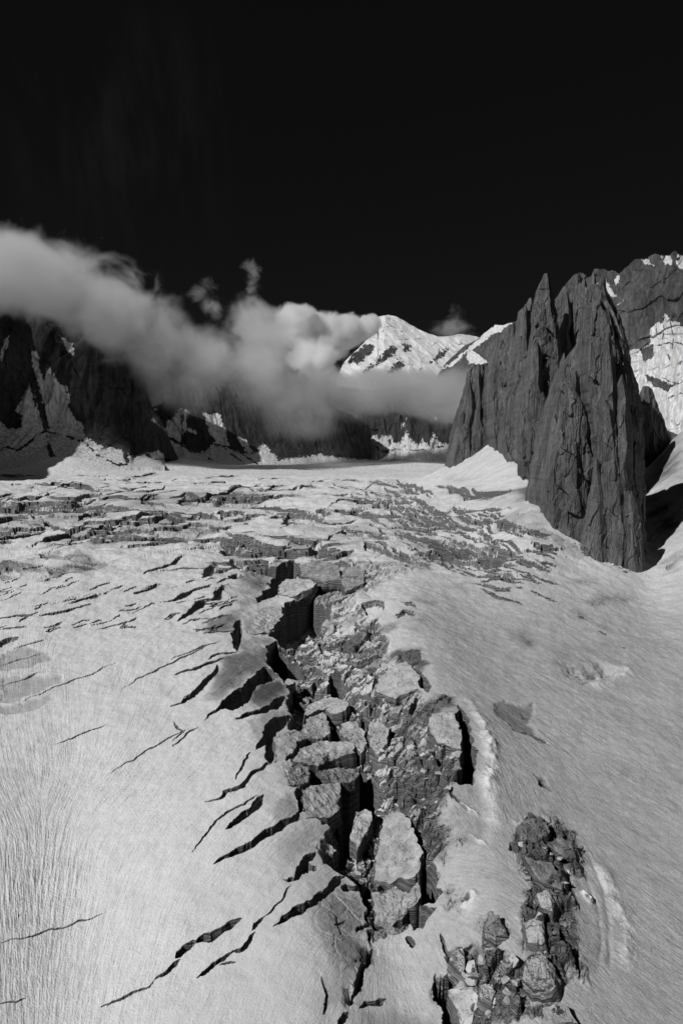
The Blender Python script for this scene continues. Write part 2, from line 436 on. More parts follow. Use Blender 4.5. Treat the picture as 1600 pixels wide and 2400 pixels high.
# --- narrow crevasses
for c, s, w_, dep in (
    ('A6', '460,1297 565,1255 690,1205 715,1170', 5, 8), ('A6', '715,1170 790,1108 835,1072', 8, 9),
    ('A6', '808,1075 850,1020 885,996 902,990', 13, 12), ('A6', '898,993 970,970 1040,925 1100,888', 15, 12),
    ('A6', '903,1167 985,1100 1060,1045', 9, 11), ('A6', '1055,1045 1120,1015 1142,988 1172,950', 9, 11), ('A6', '1155,945 1185,910 1218,883', 6, 8),
    ('A6', '1215,885 1290,810 1335,725', 3, 2), ('A6', '975,637 1060,590 1160,545 1250,480 1350,430 1378,385', 15, 14),
    ('A6', '1038,478 1100,430 1160,380 1215,315', 14, 13), ('A6', '875,590 930,510 975,455 1060,390 1200,315', 4, 2.5),
    ('A6', '935,356 1015,335 1040,305 1110,280 1170,215 1245,165', 8, 9), ('A6', '1085,255 1110,190 1150,115', 4, 4),
    ('A6', '250,92 380,40 500,-10', 3, 2.5), ('A6', '480,240 700,100 900,0', 3, 1.5), ('A6', '795,98 908,2', 4, 3),
    ('A6', '0,998 180,955 340,905 490,862', 3, 2.0), ('A6', '0,1280 120,1255', 3, 2), ('A6', '1015,1105 1080,1080', 5, 3),
    ('A7', '765,1368 792,1340 818,1318', 9, 8), ('A7', '860,1300 900,1280 995,1266', 6, 5), ('A7', '750,920 800,890', 3, 2),
    ('A4', '0,895 60,870 125,820 165,770 205,740 217,698', 12, 12), ('A4', '10,748 130,715 190,690 255,672', 8, 8),
    ('A4', '175,675 200,655 305,640', 7, 7), ('A4', '318,490 302,560 312,640', 14, 14), ('A4', '150,560 230,550 310,545', 4, 4),
    ('A4', '0,680 110,632 225,592', 4, 3), ('A4', '290,952 420,912 490,880 528,845', 15, 12), ('A4', '390,1088 440,1050 470,990 545,935', 24, 16),
    ('A4', '455,1155 466,1080 458,1025', 18, 15), ('A4', '528,1142 575,1100 592,1060 636,1045', 16, 13), ('A4', '30,503 85,468 150,410 205,398 242,328', 15, 11),
    ('A4', '5,412 60,380 150,345 192,335', 10, 8), ('A4', '160,295 180,260 192,212', 18, 12), ('A4', '188,262 300,230', 12, 9),
    ('A4', '275,178 302,200 322,245', 24, 12), ('A4', '285,305 312,262', 22, 12), ('A4', '232,160 262,140 405,124', 18, 11),
    ('A4', '635,168 660,140 688,118', 18, 13), ('A4', '1115,718 1150,765 1190,828', 15, 14), ('A4', '0,960 60,1010 0,1060', 3, 2),
    ('A3', '650,527 710,490 790,465 848,428', 9, 7), ('A3', '620,615 680,590 735,558', 11, 8), ('A3', '320,655 380,635 495,608', 8, 6),
    ('A3', '175,713 300,690 435,653', 9, 7), ('A3', '-60,726 0,722 165,710', 8, 7), ('A3', '-40,778 0,775 145,758', 5, 4), ('A3', '440,776 520,755 615,733', 4, 3),
    ('A3', '735,650 830,630 880,600 980,563', 9, 8), ('A3', '550,1052 640,1000 850,900 1000,830', 4, 2.5), ('A3', '80,1117 250,1040 450,965 565,908', 3, 1.6),
    ('A3', '630,148 750,140 855,126', 6, 7), ('A3', '830,1090 900,1060 960,1000', 3, 2), ('A3', '230,665 330,630 480,608 570,570', 3, 2),
    ('A3', '-10,1035 80,1010 170,975 240,960', 3, 1.5), ('A3', '0,940 90,905 220,880', 3, 1.5), ('A3', '60,865 130,845 230,815', 4, 2),
    ('A3', '910,82 990,78', 4, 6), ('A3', '1160,92 1280,88', 4, 6), ('A3', '380,100 560,104 640,100', 5, 6), ('A3', '430,122 540,112', 4, 5),
    ('A5', '515,58 600,95 720,105 905,132', 7, 8), ('A5', '595,128 700,150 785,156', 9, 8), ('A5', '640,150 700,185 760,205 845,230', 9, 8),
    ('A5', '860,160 920,190 1010,228', 6, 5), ('A5', '1080,285 1120,292', 6, 4), ('A5', '1180,348 1222,372', 4, 3), ('A5', '1280,424 1312,432', 3, 2),
    ('A5', '870,815 940,862', 4, 3), ('A5', '1010,565 1100,590 1200,582 1255,560', 3, 1.5),
    ('A8', '340,330 370,395 400,420', 5, 5), ('A8', '265,1310 285,1400 300,1480', 6, 5), ('A8', '965,800 990,880 1020,975', 6, 6), ('A8', '1010,1180 1020,1320', 7, 6),
    ('A8', '120,1110 150,1150 165,1150', 10, 8), ('A8', '280,1090 330,1180 345,1250', 5, 5),
    ('A7', '925,1022 905,1080 872,1150 850,1222 815,1265', 10, 9), ('A7', '700,1330 720,1280 708,1210 690,1150', 5, 3), ('A7', '850,950 880,925 920,910', 7, 6), ('A7', '1240,1160 1262,1230 1290,1300 1310,1400', 16, 14),
    ('K', '0,238 220,240 410,214', 5, 6), ('K', '830,410 1000,520 1110,580 1230,630', 4, 4), ('K', '690,690 830,690', 4, 4),
):
    crack(S(c, s), w_, dep)
# --- many small cross crevasses of the upper icefall, each an arc across the flow
UP += sstep(650, 900, Y) * sstep(2600, 1900, Y) * sstep(.42, .34, X / Y) * fbm2(X / 110, Y / 50, 3, 35) * 5.5
rg = np.random.default_rng(12)
BANDS = [(1122, .02), (1136, .0), (1150, .03), (1163, .0), (1178, .02), (1196, .02), (1215, .03), (1236, .02), (1258, .04), (1282, .05), (1305, .05)]
for i in range(470):
    step = 0
    if i < 300:
        px = rg.uniform(-150, 1180); bi = rg.integers(len(BANDS)); by_, sl = BANDS[bi]
        k = (by_ - 1075) / 130
        py = by_ + sl * (px - 500) + (9 * math.sin(px / 130. + bi * 2.1) + rg.normal(0, 4.5)) * (.35 + k * .8) + max(0, px - 850) * .16 * k
        if px < 460 and py > 1270: continue
        if px > 820 and py > 1235 + (px - 820) * .2: continue
        L = rg.uniform(30, 190) * (.3 + .8 * k); an = rg.normal(.01, .09) + (.17 if px > 860 else 0) - (.05 if px < 350 else 0); w_ = rg.uniform(2.5, 10) * np.clip(k, .35, 1.3)
        if rg.uniform() < .75: step = rg.uniform(2.5, 9) * np.clip(1.35 - .3 * k, .6, 1)
    elif i < 400:
        px = rg.uniform(880, 1290); py = 1185 + (px - 880) * .27 + rg.uniform(-45, 95)
        if py > 1395: continue
        L = rg.uniform(18, 80); an = rg.normal(.36, .10); w_ = rg.uniform(2.5, 8)
        if rg.uniform() < .25: step = rg.uniform(1.5, 3)
    else:
        px = rg.uniform(0, 560); py = rg.uniform(1330, 1480); L = rg.uniform(20, 60); an = rg.normal(-.32, .1); w_ = rg.uniform(1.5, 4)
    k = np.linspace(-1, 1, 8); bend = rg.normal(0, .14)
    pts = np.stack([px + L * .5 * k, py + L * .5 * k * an + bend * L * .3 * k * k + rg.normal(0, .05 * w_ + .5, 8)], 1)
    crack(pts, w_, rg.uniform(5, 14), step=step)
    if step > 4 and rg.uniform() < .6: patch(np.vstack([pts, (pts + [3, w_ * .9 + 2])[::-1]]), .45, 1.5, 0, 3)
# --- bare dirty ice, painted slab shade, rubble fields, raised ground
for c, s, di, ro, up, *so in (
    ('A3', '930,760 1000,720 1100,700 1120,640 1140,680 1090,740 1080,780 980,800', .45, 0, 0),  # these first rows: slab tops greyed in colour for tilt shade
    ('A3', '1040,890 1190,870 1240,820 1260,850 1210,960 1040,1080 950,1075', .40, 0, 0), ('A3', '1200,990 1300,1010 1320,1060 1150,1140 1090,1110', .36, 0, 0),
    ('A7', '640,790 870,760 905,900 860,1200 760,1310 700,1290 720,1050', .34, 0, 0), ('A7', '880,1320 1010,1295 1130,1320 1250,1380 1250,1440 820,1440', .38, 0, 0),  # front dome's right flank: its shade put into the colour
    ('A7', '840,1080 930,1020 880,1150 850,1230', .5, 2.0, 0), ('A7', '470,560 600,450 700,460 720,480 660,580 510,700', .42, 0, 0),
    ('A7', '610,290 770,270 775,400 720,430 615,420', .4, 0, 0),
    ('A3', '0,880 130,850 225,878 250,910 150,950 0,962', .42, 0, -1, 2.2), ('A3', '0,990 100,985 170,980 285,985 290,1010 200,1050 60,1110 0,1110', .40, 0, -1, 2.2),
    ('A3', '0,1125 100,1112 240,1070 245,1100 150,1150 0,1165', .36, 0, -1, 2.2),
    ('A3', '150,430 240,405 300,430 350,415 430,425 420,450 330,462 280,455 150,455', .55, 2.5, 0), ('A3', '-40,470 100,460 185,510 100,522 0,552 -40,552', .6, 3, 0),
    ('A3', '215,480 300,460 450,452 560,450 480,482 400,522 330,512 250,562 205,552', .55, 3, 0),
    ('A3', '100,170 400,140 800,130 1250,150 1250,210 700,230 400,270 120,300 -60,260', .18, 2.0, 0), ('A3', '430,290 900,275 1010,310 860,365 480,350', .4, 3, 0),
    ('A4', '600,200 900,210 1210,240 980,330 880,400 760,380 560,300', .35, 3.5, 0), ('A4', '500,0 1000,20 1430,190 1200,240 900,150 520,90', .14, 2, 0),
    ('A2', '640,1250 900,1300 1060,1410 1200,1480 1100,1480 900,1400 700,1330', .3, 1.5, 0), ('A2', '760,1160 860,1130 930,1130 915,1230 850,1210', .75, 2.5, 0),
    ('A2', '600,1140 760,1160 900,1240 1000,1320 880,1310 700,1240', .2, 1.2, 0),
    ('A2', '1440,1480 1520,1440 1568,1440 1540,1530 1470,1560', .65, 2.5, 0), ('A2', '1400,1200 1440,1180 1568,1250 1568,1330 1420,1380', .25, 1.5, 0), ('A2', '1400,1050 1568,1000 1568,1110 1420,1120', .3, 2, 0),
    ('A5', '1100,212 1200,178 1350,198 1330,232 1240,226 1130,232', .45, 1.2, 0), ('A5', '700,690 750,668 830,690 882,678 892,710 868,780 905,820 942,868 860,832 800,812 760,770 712,730', .40, 0, -1.5, 2),
    ('A5', '818,722 860,735 850,750 820,742', .6, 0, -1, 2), ('A5', '875,1002 930,1018 965,1080 910,1062 885,1040', .5, .5, -1.2, 2.5),
    ('A5', '470,130 560,125 620,165 560,180', .3, 0, 0), ('A5', '1040,100 1180,110 1200,135 1080,140', .35, .8, 0), ('A5', '1150,320 1200,325 1215,345', .4, .5, 0), ('A5', '1080,260 1125,285 1085,295', .45, .5, 0),
    ('A5', '840,380 880,395 850,410', .5, 0, -.5), ('A5', '720,340 880,360 960,420 820,430', .2, 0, 0), ('A5', '940,400 1260,400 1290,520 1200,570 1000,560', .12, 0, 0),  # widest patch paints the shaded slope of the bowl
    ('A5', '330,200 440,215 420,225 340,215', .3, 0, 0), ('A5', '330,290 400,295 360,350 310,345', .3, .5, 0),
    ('A4', '320,250 440,240 520,200 480,280 440,340 330,330', .3, 0, 0), ('A4', '380,320 440,310 450,400 330,420', .3, 0, 0), ('A4', '360,760 480,770 530,800 520,880 380,900', .34, 0, 0), ('A4', '480,1020 600,1010 560,1110 470,1150', .25, 0, 0),  # more slab tops with their shade painted grey
    ('A2', '690,915 730,903 778,915 760,932 700,930', .8, .8, 0), ('A2', '440,1100 560,1090 620,1100 520,1120', .3, .3, 0),
    ('A4', '150,865 260,662 420,612 470,650 440,700 400,740 320,800 230,868', .50, 0, 0, 2.5), ('A4', '370,880 400,800 490,772 532,800 525,850 480,880 420,905', .50, 0, 0, 2.5), ('A4', '318,580 460,572 480,600 420,612 316,640', .46, 0, 0, 2.5),  # left rim slabs: shade of their tilt painted as grey
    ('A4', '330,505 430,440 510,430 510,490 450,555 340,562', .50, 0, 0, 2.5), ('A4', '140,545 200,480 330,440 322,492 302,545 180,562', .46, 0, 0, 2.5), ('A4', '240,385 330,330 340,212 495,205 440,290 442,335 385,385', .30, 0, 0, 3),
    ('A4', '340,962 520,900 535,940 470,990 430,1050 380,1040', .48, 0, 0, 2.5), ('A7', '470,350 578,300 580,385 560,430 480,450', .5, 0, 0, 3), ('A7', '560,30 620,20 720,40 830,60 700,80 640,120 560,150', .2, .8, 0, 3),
    ('A4', '960,772 1080,692 1140,742 1122,808 1030,848 932,828', .30, 0, 0, 2.5), ('A4', '780,545 830,528 880,600 925,650 860,668 800,625', .6, 2.5, 0), ('A4', '830,565 950,532 1022,580 960,640 880,640', .34, 0, -1.5, 2.5), ('A4', '935,512 1045,500 1022,560 960,552', .45, 1.8, 0),
    ('A4', '1020,640 1120,655 1190,700 1130,740 1030,690', .5, 2.2, 0), ('A4', '880,690 1000,680 1020,740 960,780 880,760', .25, 1.5, 0), ('A4', '1000,860 1150,850 1180,960 1120,1010 1020,960', .16, 1.0, 0), ('A4', '1190,930 1310,915 1335,1080 1230,1065 1190,1010', .34, 0, 0, 3),
    ('A7', '880,1030 935,1020 905,1090 870,1170 840,1240 800,1270 830,1150', .5, 2.2, -1), ('A7', '640,800 880,770 905,905 862,1100 800,1150 700,1010', .34, .5, 0, 8), ('A7', '1230,1180 1300,1200 1400,1372 1290,1372', .3, 2.5, -2),  # middle patch deepens the front dome's shade in colour
    ('A4', '1150,870 1290,840 1312,890 1240,922 1150,922', .55, 2.5, 0),
    ('A7', '1035,170 1110,110 1220,90 1312,150 1332,240 1290,262 1262,330 1272,440 1312,540 1250,612 1180,622 1150,540 1098,460 1088,400 965,330 985,260', .42, 5.0, 3),
    ('A7', '540,190 850,130 865,250 780,280 660,260 540,272', .4, 2.0, 0),
    ('A4', '640,690 760,660 700,760 560,720', .1, 2.5, 0), ('A4', '1000,650 1130,630 1190,700 1130,730 1030,690', .5, 2.5, 0), ('A4', '700,570 860,580 940,640 880,680 780,640', .3, 3, 0),
    ('A8', '690,520 760,478 830,500 900,510 980,560 1045,660 1030,740 1042,800 960,780 990,860 1000,960 1000,1050 1010,1150 1020,1320 960,1310 940,1380 890,1450 870,1340 730,1330 740,1220 800,1190 730,1080 740,1000 728,900 790,830 720,760 680,650', .66, 4.6, 3),
    ('A8', '510,1060 540,980 600,1000 640,1080 570,1152 505,1090', .42, 3.6, 2.5), ('A8', '700,1145 750,1150 740,1172 705,1165', .5, 1, 1),
    ('A8', '340,1190 400,1158 470,1150 560,1200 640,1200 690,1270 720,1330 770,1480 900,1480 1020,1600 440,1600 470,1400 400,1352 360,1290', .5, 4.6, 2),
    ('A8', '300,860 350,850 440,940 400,970 320,950', .35, 2.2, -1.5), ('A8', '560,930 640,950 620,975', .4, 1, 0), ('A8', '820,430 900,470 880,500 830,460', .35, .8, 0),
    ('A8', '350,320 480,330 510,480 520,640 380,600 320,440', .22, 0, 0), ('A8', '990,880 1120,1050 1150,1200 1040,1330 1020,1150', .18, 0, 0),
):
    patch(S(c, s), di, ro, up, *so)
# --- snow ridges and banks, some of them paler
ridge(S('A4', '1335,835 1390,900 1440,980 1475,1070 1480,1150 1450,1260 1440,1340'), 15, 2.4, .35)
ridge(S('A8', '500,-10 560,130 560,260 580,420 560,560 600,640'), 20, .8, .25)
ridge(S('A8', '1110,700 1190,860 1250,1000 1290,1160 1300,1320'), 22, 1.4, .25)
ridge(S('A8', '1060,640 1150,860 1185,1080 1180,1320'), 7, -.7)
ridge(S('A8', '1040,760 1120,950 1140,1150 1110,1330'), 6, -.5)
ridge(S('A8', '440,870 470,910 450,950 380,970'), 12, 1.5, .4)
ridge(S('A8', '370,390 430,440 505,490'), 4, 1.4, .5); ridge(S('A8', '440,560 490,610 545,632'), 4, 1.2, .5); ridge(S('A8', '1040,870 1070,910 1100,938'), 6, 1.6, .6)
ridge(S('A4', '1180,1048 1240,1080 1310,1118'), 3.5, 1.4, .6); ridge(S('A4', '1090,1000 1160,960 1190,1000 1150,1040'), 12, 2.5, .4)
ridge(S('A4', '640,700 720,620 800,540 900,490'), 10, 3.0, .4); ridge(S('A4', '890,380 930,330 1000,300'), 12, 3, .3); ridge(S('A4', '1010,700 1000,740 970,770'), 9, 2, .4)
ridge(S('A5', '1120,595 1220,585 1300,545 1320,510'), 16, 3.0, .2)
ridge(S('A5', '1000,520 1080,535 1170,545 1260,515'), 40, -5.5)
ridge(S('A2', '400,1520 560,1530 750,1560'), 10, 2.5, .1)
ridge(S('K', '175,255 230,370 330,440'), 1.5, 1.2, .5); ridge(S('K', '610,360 680,430 740,500'), 1.5, 1.0, .5)
DIRT_SHADE += .16 * np.exp(-((X - 352) / 140) ** 2 - ((Y - 1450) / 260) ** 2) + .26 * sstep(.41, .46, X / Y) * sstep(840, 950, Y)  # apron darkened in colour to offset the sun it faces; right slopes greyer
ROUGH += 1.6 * sstep(.415, .45, X / Y) * sstep(850, 1000, Y) * sstep(1700, 1300, Y) * sstep(-.1, .5, fbm2(X / 60, Y / 60, 3, 88))
DIRT_SHADE = np.clip(DIRT_SHADE, 0, 1)

# ------------------------------------------------------------------ rubble relief: tumbled blocks of several sizes
def rubble(x, y, s, seed):
    f1, f2, r, ox, oy = worley(x / s, y / s, seed)
    h = (r[..., 0] - .5) * 1.6 + (r[..., 1] - .5) * 1.5 * ox + (r[..., 2] - .5) * 1.5 * oy
    gap = sstep(0, .16, f2 - f1)
    return h * (.35 + .65 * gap) - (1 - gap) * .9, r[..., 3]
ROUGH *= 1 - .8 * sstep(14, 26, H)
m = ROUGH > .05
sn = Y[m] / 330; xs = (330 * WX[m] / Y[m] * np.clip(1.3 - .25 * sn, .4, 1)).astype(np.float32); ys = (330 * np.log(WY[m])).astype(np.float32)
(ra, ca), (rb_, cb), (rc, cc_) = rubble(xs, ys, 13., 1), rubble(xs, ys, 5.5, 2), rubble(xs, ys, 2.4, 3)
rb = ra * 1.25 + rb_ * .55 + rc * .22
rb = rb + fbm2(xs / 5, ys / 5, 3, 77) * .25
UP[m] += rb * ROUGH[m] * .8 * np.clip(sn, .8, 1.0) * sstep(5., 1.6, sn) ** .5
DIRT_SHADE[m] = np.clip(DIRT_SHADE[m] + np.minimum(ROUGH[m] / 4, 1) * (.35 * fbm2(xs / 9, ys / 9, 3, 81) + .10 + .5 * (ca - .5) + .42 * (cb - .5)), .2, 1)

# ------------------------------------------------------------------ melt grooves that follow the flow (line integral of noise along a direction field)
FL = np.array([[60, 2330, 88], [0, 2100, 92], [200, 2320, 76], [330, 2180, 70], [130, 2030, 82], [30, 1880, 112], [90, 1750, 100], [160, 1860, 62], [270, 1870, 42],
    [100, 1620, 95], [30, 1420, 80], [430, 1920, 42], [520, 1620, 40], [700, 1470, 36], [230, 1460, 24], [600, 2140, 55], [700, 2330, 70], [830, 2260, 66], [560, 2010, 50],
    [950, 2320, 108], [1010, 2250, 112], [1260, 1530, -18], [1500, 1520, -34], [1320, 1720, -30], [1560, 1850, -24], [1480, 2000, -28], [1560, 2300, -30], [1330, 2050, -62], [1440, 2330, -40],
    [1120, 2060, -25], [1180, 1900, -70], [1060, 1500, -25], [300, 1250, 3], [800, 1230, -4], [1100, 1280, -18], [1500, 1400, -12], [400, 1380, 18], [1100, 1120, -6], [780, 2140, 40], [300, 1600, 70]], float)
gx = np.linspace(-200, 1800, 60); gy = np.linspace(1060, 2500, 50)
GX, GY = np.meshgrid(gx, gy); c2 = 0; s2 = 0
for px, py, an in FL:
    w_ = 1 / (((GX - px) ** 2 + ((GY - py) * 1.0) ** 2) / 120 ** 2 + .05) ** 1.5
    c2 = c2 + w_ * np.cos(2 * np.radians(an)); s2 = s2 + w_ * np.sin(2 * np.radians(an))
th = .5 * np.arctan2(s2, c2)
# into grid steps
pxi = np.clip((PXg + 200) / 2000 * 59, 0, 58.99); pyi = np.clip((PYg - 1060) / 1440 * 49, 0, 48.99)
ji = pxi.astype(int); ii = pyi.astype(int); fx = pxi - ji; fy = pyi - ii
def bl(A): return (A[ii, ji] * (1 - fx) + A[ii, ji + 1] * fx) * (1 - fy) + (A[ii + 1, ji] * (1 - fx) + A[ii + 1, ji + 1] * fx) * fy
cc = bl(np.cos(2 * th)); ss_ = bl(np.sin(2 * th)); tg = .5 * np.arctan2(ss_, cc)
dcol = np.gradient(PXg, axis=1); drow = np.gradient(PYg, axis=0)
vx = np.cos(tg) / np.maximum(dcol, .3); vy = -np.sin(tg) / np.minimum(drow, -.25)
nrm = np.hypot(vx, vy); vx /= nrm; vy /= nrm
RI, CI = np.meshgrid(np.arange(NR, dtype=np.float32), np.arange(NC, dtype=np.float32), indexing='ij')
vx = vx.astype(np.float32); vy = vy.astype(np.float32)
def smooth(a, n):
    for _ in range(n): a = (a + np.roll(a, 1, 0) + np.roll(a, 1, 1) + np.roll(np.roll(a, 1, 0), 1, 1)) / 4
    return a
def lic(src, n, st):
    out = src.copy()
    for sg in (1, -1):
        r = RI.copy(); c = CI.copy()
        for k in range(n):
            ri = np.clip(r + .5, 0, NR - 1).astype(np.int32); ci = np.clip(c + .5, 0, NC - 1).astype(np.int32)
            r = r + sg * vy[ri, ci] * st; c = c + sg * vx[ri, ci] * st
            out += src[np.clip(r + .5, 0, NR - 1).astype(np.int32), np.clip(c + .5, 0, NC - 1).astype(np.int32)] * (1 - .8 * k / n)
    return out / out.std()
w0 = smooth(RNG.normal(size=(NR, NC)).astype(np.float32), 1)
iso = smooth(RNG.normal(size=(NR, NC)).astype(np.float32), 2); iso /= iso.std()
LIC = lic(w0, 7, 1.1) * .8 + iso * .6
BIG = lic(smooth(RNG.normal(size=(NR, NC)).astype(np.float32), 6), 16, 1.6)
# longer, sparser dark melt streaks
ST = lic(RNG.normal(size=(NR, NC)).astype(np.float32), 18, 1.2); STK = sstep(1.1, 2.4, ST + .5 * fbm2(LX / 30, LY / 30, 3, 57))
cell = np.clip(Y * 1.0 / 682 / 1.5, .2, 3)                   # ground size of one cell
amp = .42 + .2 * sstep(.05, .2, X / Y) + .6 * np.exp(-((PXg - 60) / 190) ** 2 - ((PYg - 2200) / 420) ** 2) + .28 * fbm2(LX / 50, LY / 50, 3, 91)
amp = np.clip(amp, .15, 1.4) * np.exp(-(np.maximum(Y - 300, 0) / 700))
calm = 1 - sstep(.3, 2, ROUGH)
lowl = np.exp(-((PXg - 90) / 260) ** 2 - ((PYg - 2230) / 430) ** 2)
UP += (LIC * .24 + BIG * (.07 + .25 * lowl)) * cell * amp * calm * (1 - sstep(2, 6, H))
UP += fbm2(X / 16, Y / 16, 3, 55) * .5 * calm * np.clip(Y / 400, .6, 2)
DIRT_SHADE = np.clip(DIRT_SHADE + (-.07 * amp * 1.6 * LIC + .36 * STK - .02) * calm * np.exp(-Y / 900) - .035 * BIG * lowl * calm, 0, 1); UP -= STK * cell * .5 * calm * np.exp(-Y / 900)
# crevasse floors are choked with debris
UP += sstep(4, 12, H) * fbm2(X / 6, Y / 6, 3, 66) * 1.6
Z = Zb - H + UP
GL = mesh_obj('glacier', np.stack([X, Y, Z], -1).reshape(-1, 3), grid_faces(NR, NC), M_ICE, {'dirt_shade': DIRT_SHADE}, smooth=False)
tag(GL, kind='structure')
def ground(x, y):
    r = np.clip(np.searchsorted(YR, y), 1, NR - 1); c = np.clip(np.searchsorted(UC, x / y), 1, NC - 1)
    return float(Z[r, c])
# ------------------------------------------------------------------ ice blocks standing in the broken trough
def block(label, c, s, lift=1.0, down=16, tilt=(0, 0), dirt_shade=.18, rough=.5, dome=0.0, skew=.12, seed=0, group=None, name='ice_block'):
    pts = S(c, s)
    w = unproject(pts, lift)
    ctr = w.mean(0)
    n = 150
    loop = np.vstack([w, w[:1]]); L = np.concatenate([[0], np.cumsum(np.linalg.norm(np.diff(loop, axis=0), axis=1))])
    q = np.linspace(0, L[-1], n, endpoint=False)
    P = np.stack([np.interp(q, L, loop[:, k]) for k in range(3)], 1)
    size = np.sqrt(np.ptp(w[:, 0]) * np.ptp(w[:, 1]))
    jag = fbm2(q / 7.0, q * 0 + seed * 3.3, 3, seed, .5) * min(1.8, size * .09)
    dirs = P - ctr; dirs[:, 2] = 0; dirs /= np.linalg.norm(dirs, axis=1)[:, None] + 1e-6
    rings = []
    for k in np.linspace(.0, 1, 40) ** .75:
        R = ctr + (P - ctr) * k + dirs * jag[:, None] * k ** 6
        R[:, 2] += dome * (1 - k * k) * size * .25 + (R[:, 0] - ctr[0]) * tilt[0] + (R[:, 1] - ctr[1]) * tilt[1]
        rings.append(R)
    top = rings[-1].copy()
    for t in np.linspace(.02, 1, 20):
        R = top.copy(); R[:, 2] -= t * down
        bul = (math.sin(t * 3.0) * .10 - skew * t) * size * .5
        R[:, :2] += dirs[:, :2] * bul
        rings.append(R)
    V = np.array(rings); nr = len(rings)
    f = V.reshape(-1, 3)
    d = fbm3(f[:, 0] / 8, f[:, 1] / 8, f[:, 2] / 6, 4, 5 + seed, .45) * rough * 1.7
    lay = perlin2(f[:, 2] / 1.3, f[:, 0] / 25 + f[:, 1] / 25, seed + 3) * rough * .45
    side = np.repeat(np.concatenate([np.linspace(0, .7, 40) ** 3, np.linspace(.4, 1, 20)]), n)
    dd = np.tile(dirs, (nr, 1))
    f = f + dd * ((d + lay) * side)[:, None]
    topn = fbm3(f[:, 0] / 6, f[:, 1] / 6, f[:, 2] * 0, 5, 9 + seed, .6) * (rough * 1.2 + .3) + fbm3(f[:, 0] / .9, f[:, 1] / .9, f[:, 2] * 0, 2, 19 + seed) * .12
    w1, w2, wr_, qx, qy = worley((f[:, 0] / 7 + fbm2(f[:, 0] / 6, f[:, 1] / 6, 2, seed) * .6).astype(np.float32), (f[:, 1] / 9).astype(np.float32), seed)
    crk = sstep(.10, .0, w2 - w1); f[:, 2] += (topn + (wr_[:, 0] - .5) * .5 * rough + (wr_[:, 1] - .5) * qx * 1.4 * rough - crk * .12) * (1.1 - side)
    f -= ctr
    o = mesh_obj(name, f, grid_faces(nr, n, True), M_ICE, {'dirt_shade': np.clip(dirt_shade * 1.15 + .16 + fbm3(f[:, 0] / 7, f[:, 1] / 7, f[:, 2] / 7, 3, seed) * .22 + .07 * crk, 0, 1)})
    o.location = ctr
    return tag(o, label, 'ice block', group)
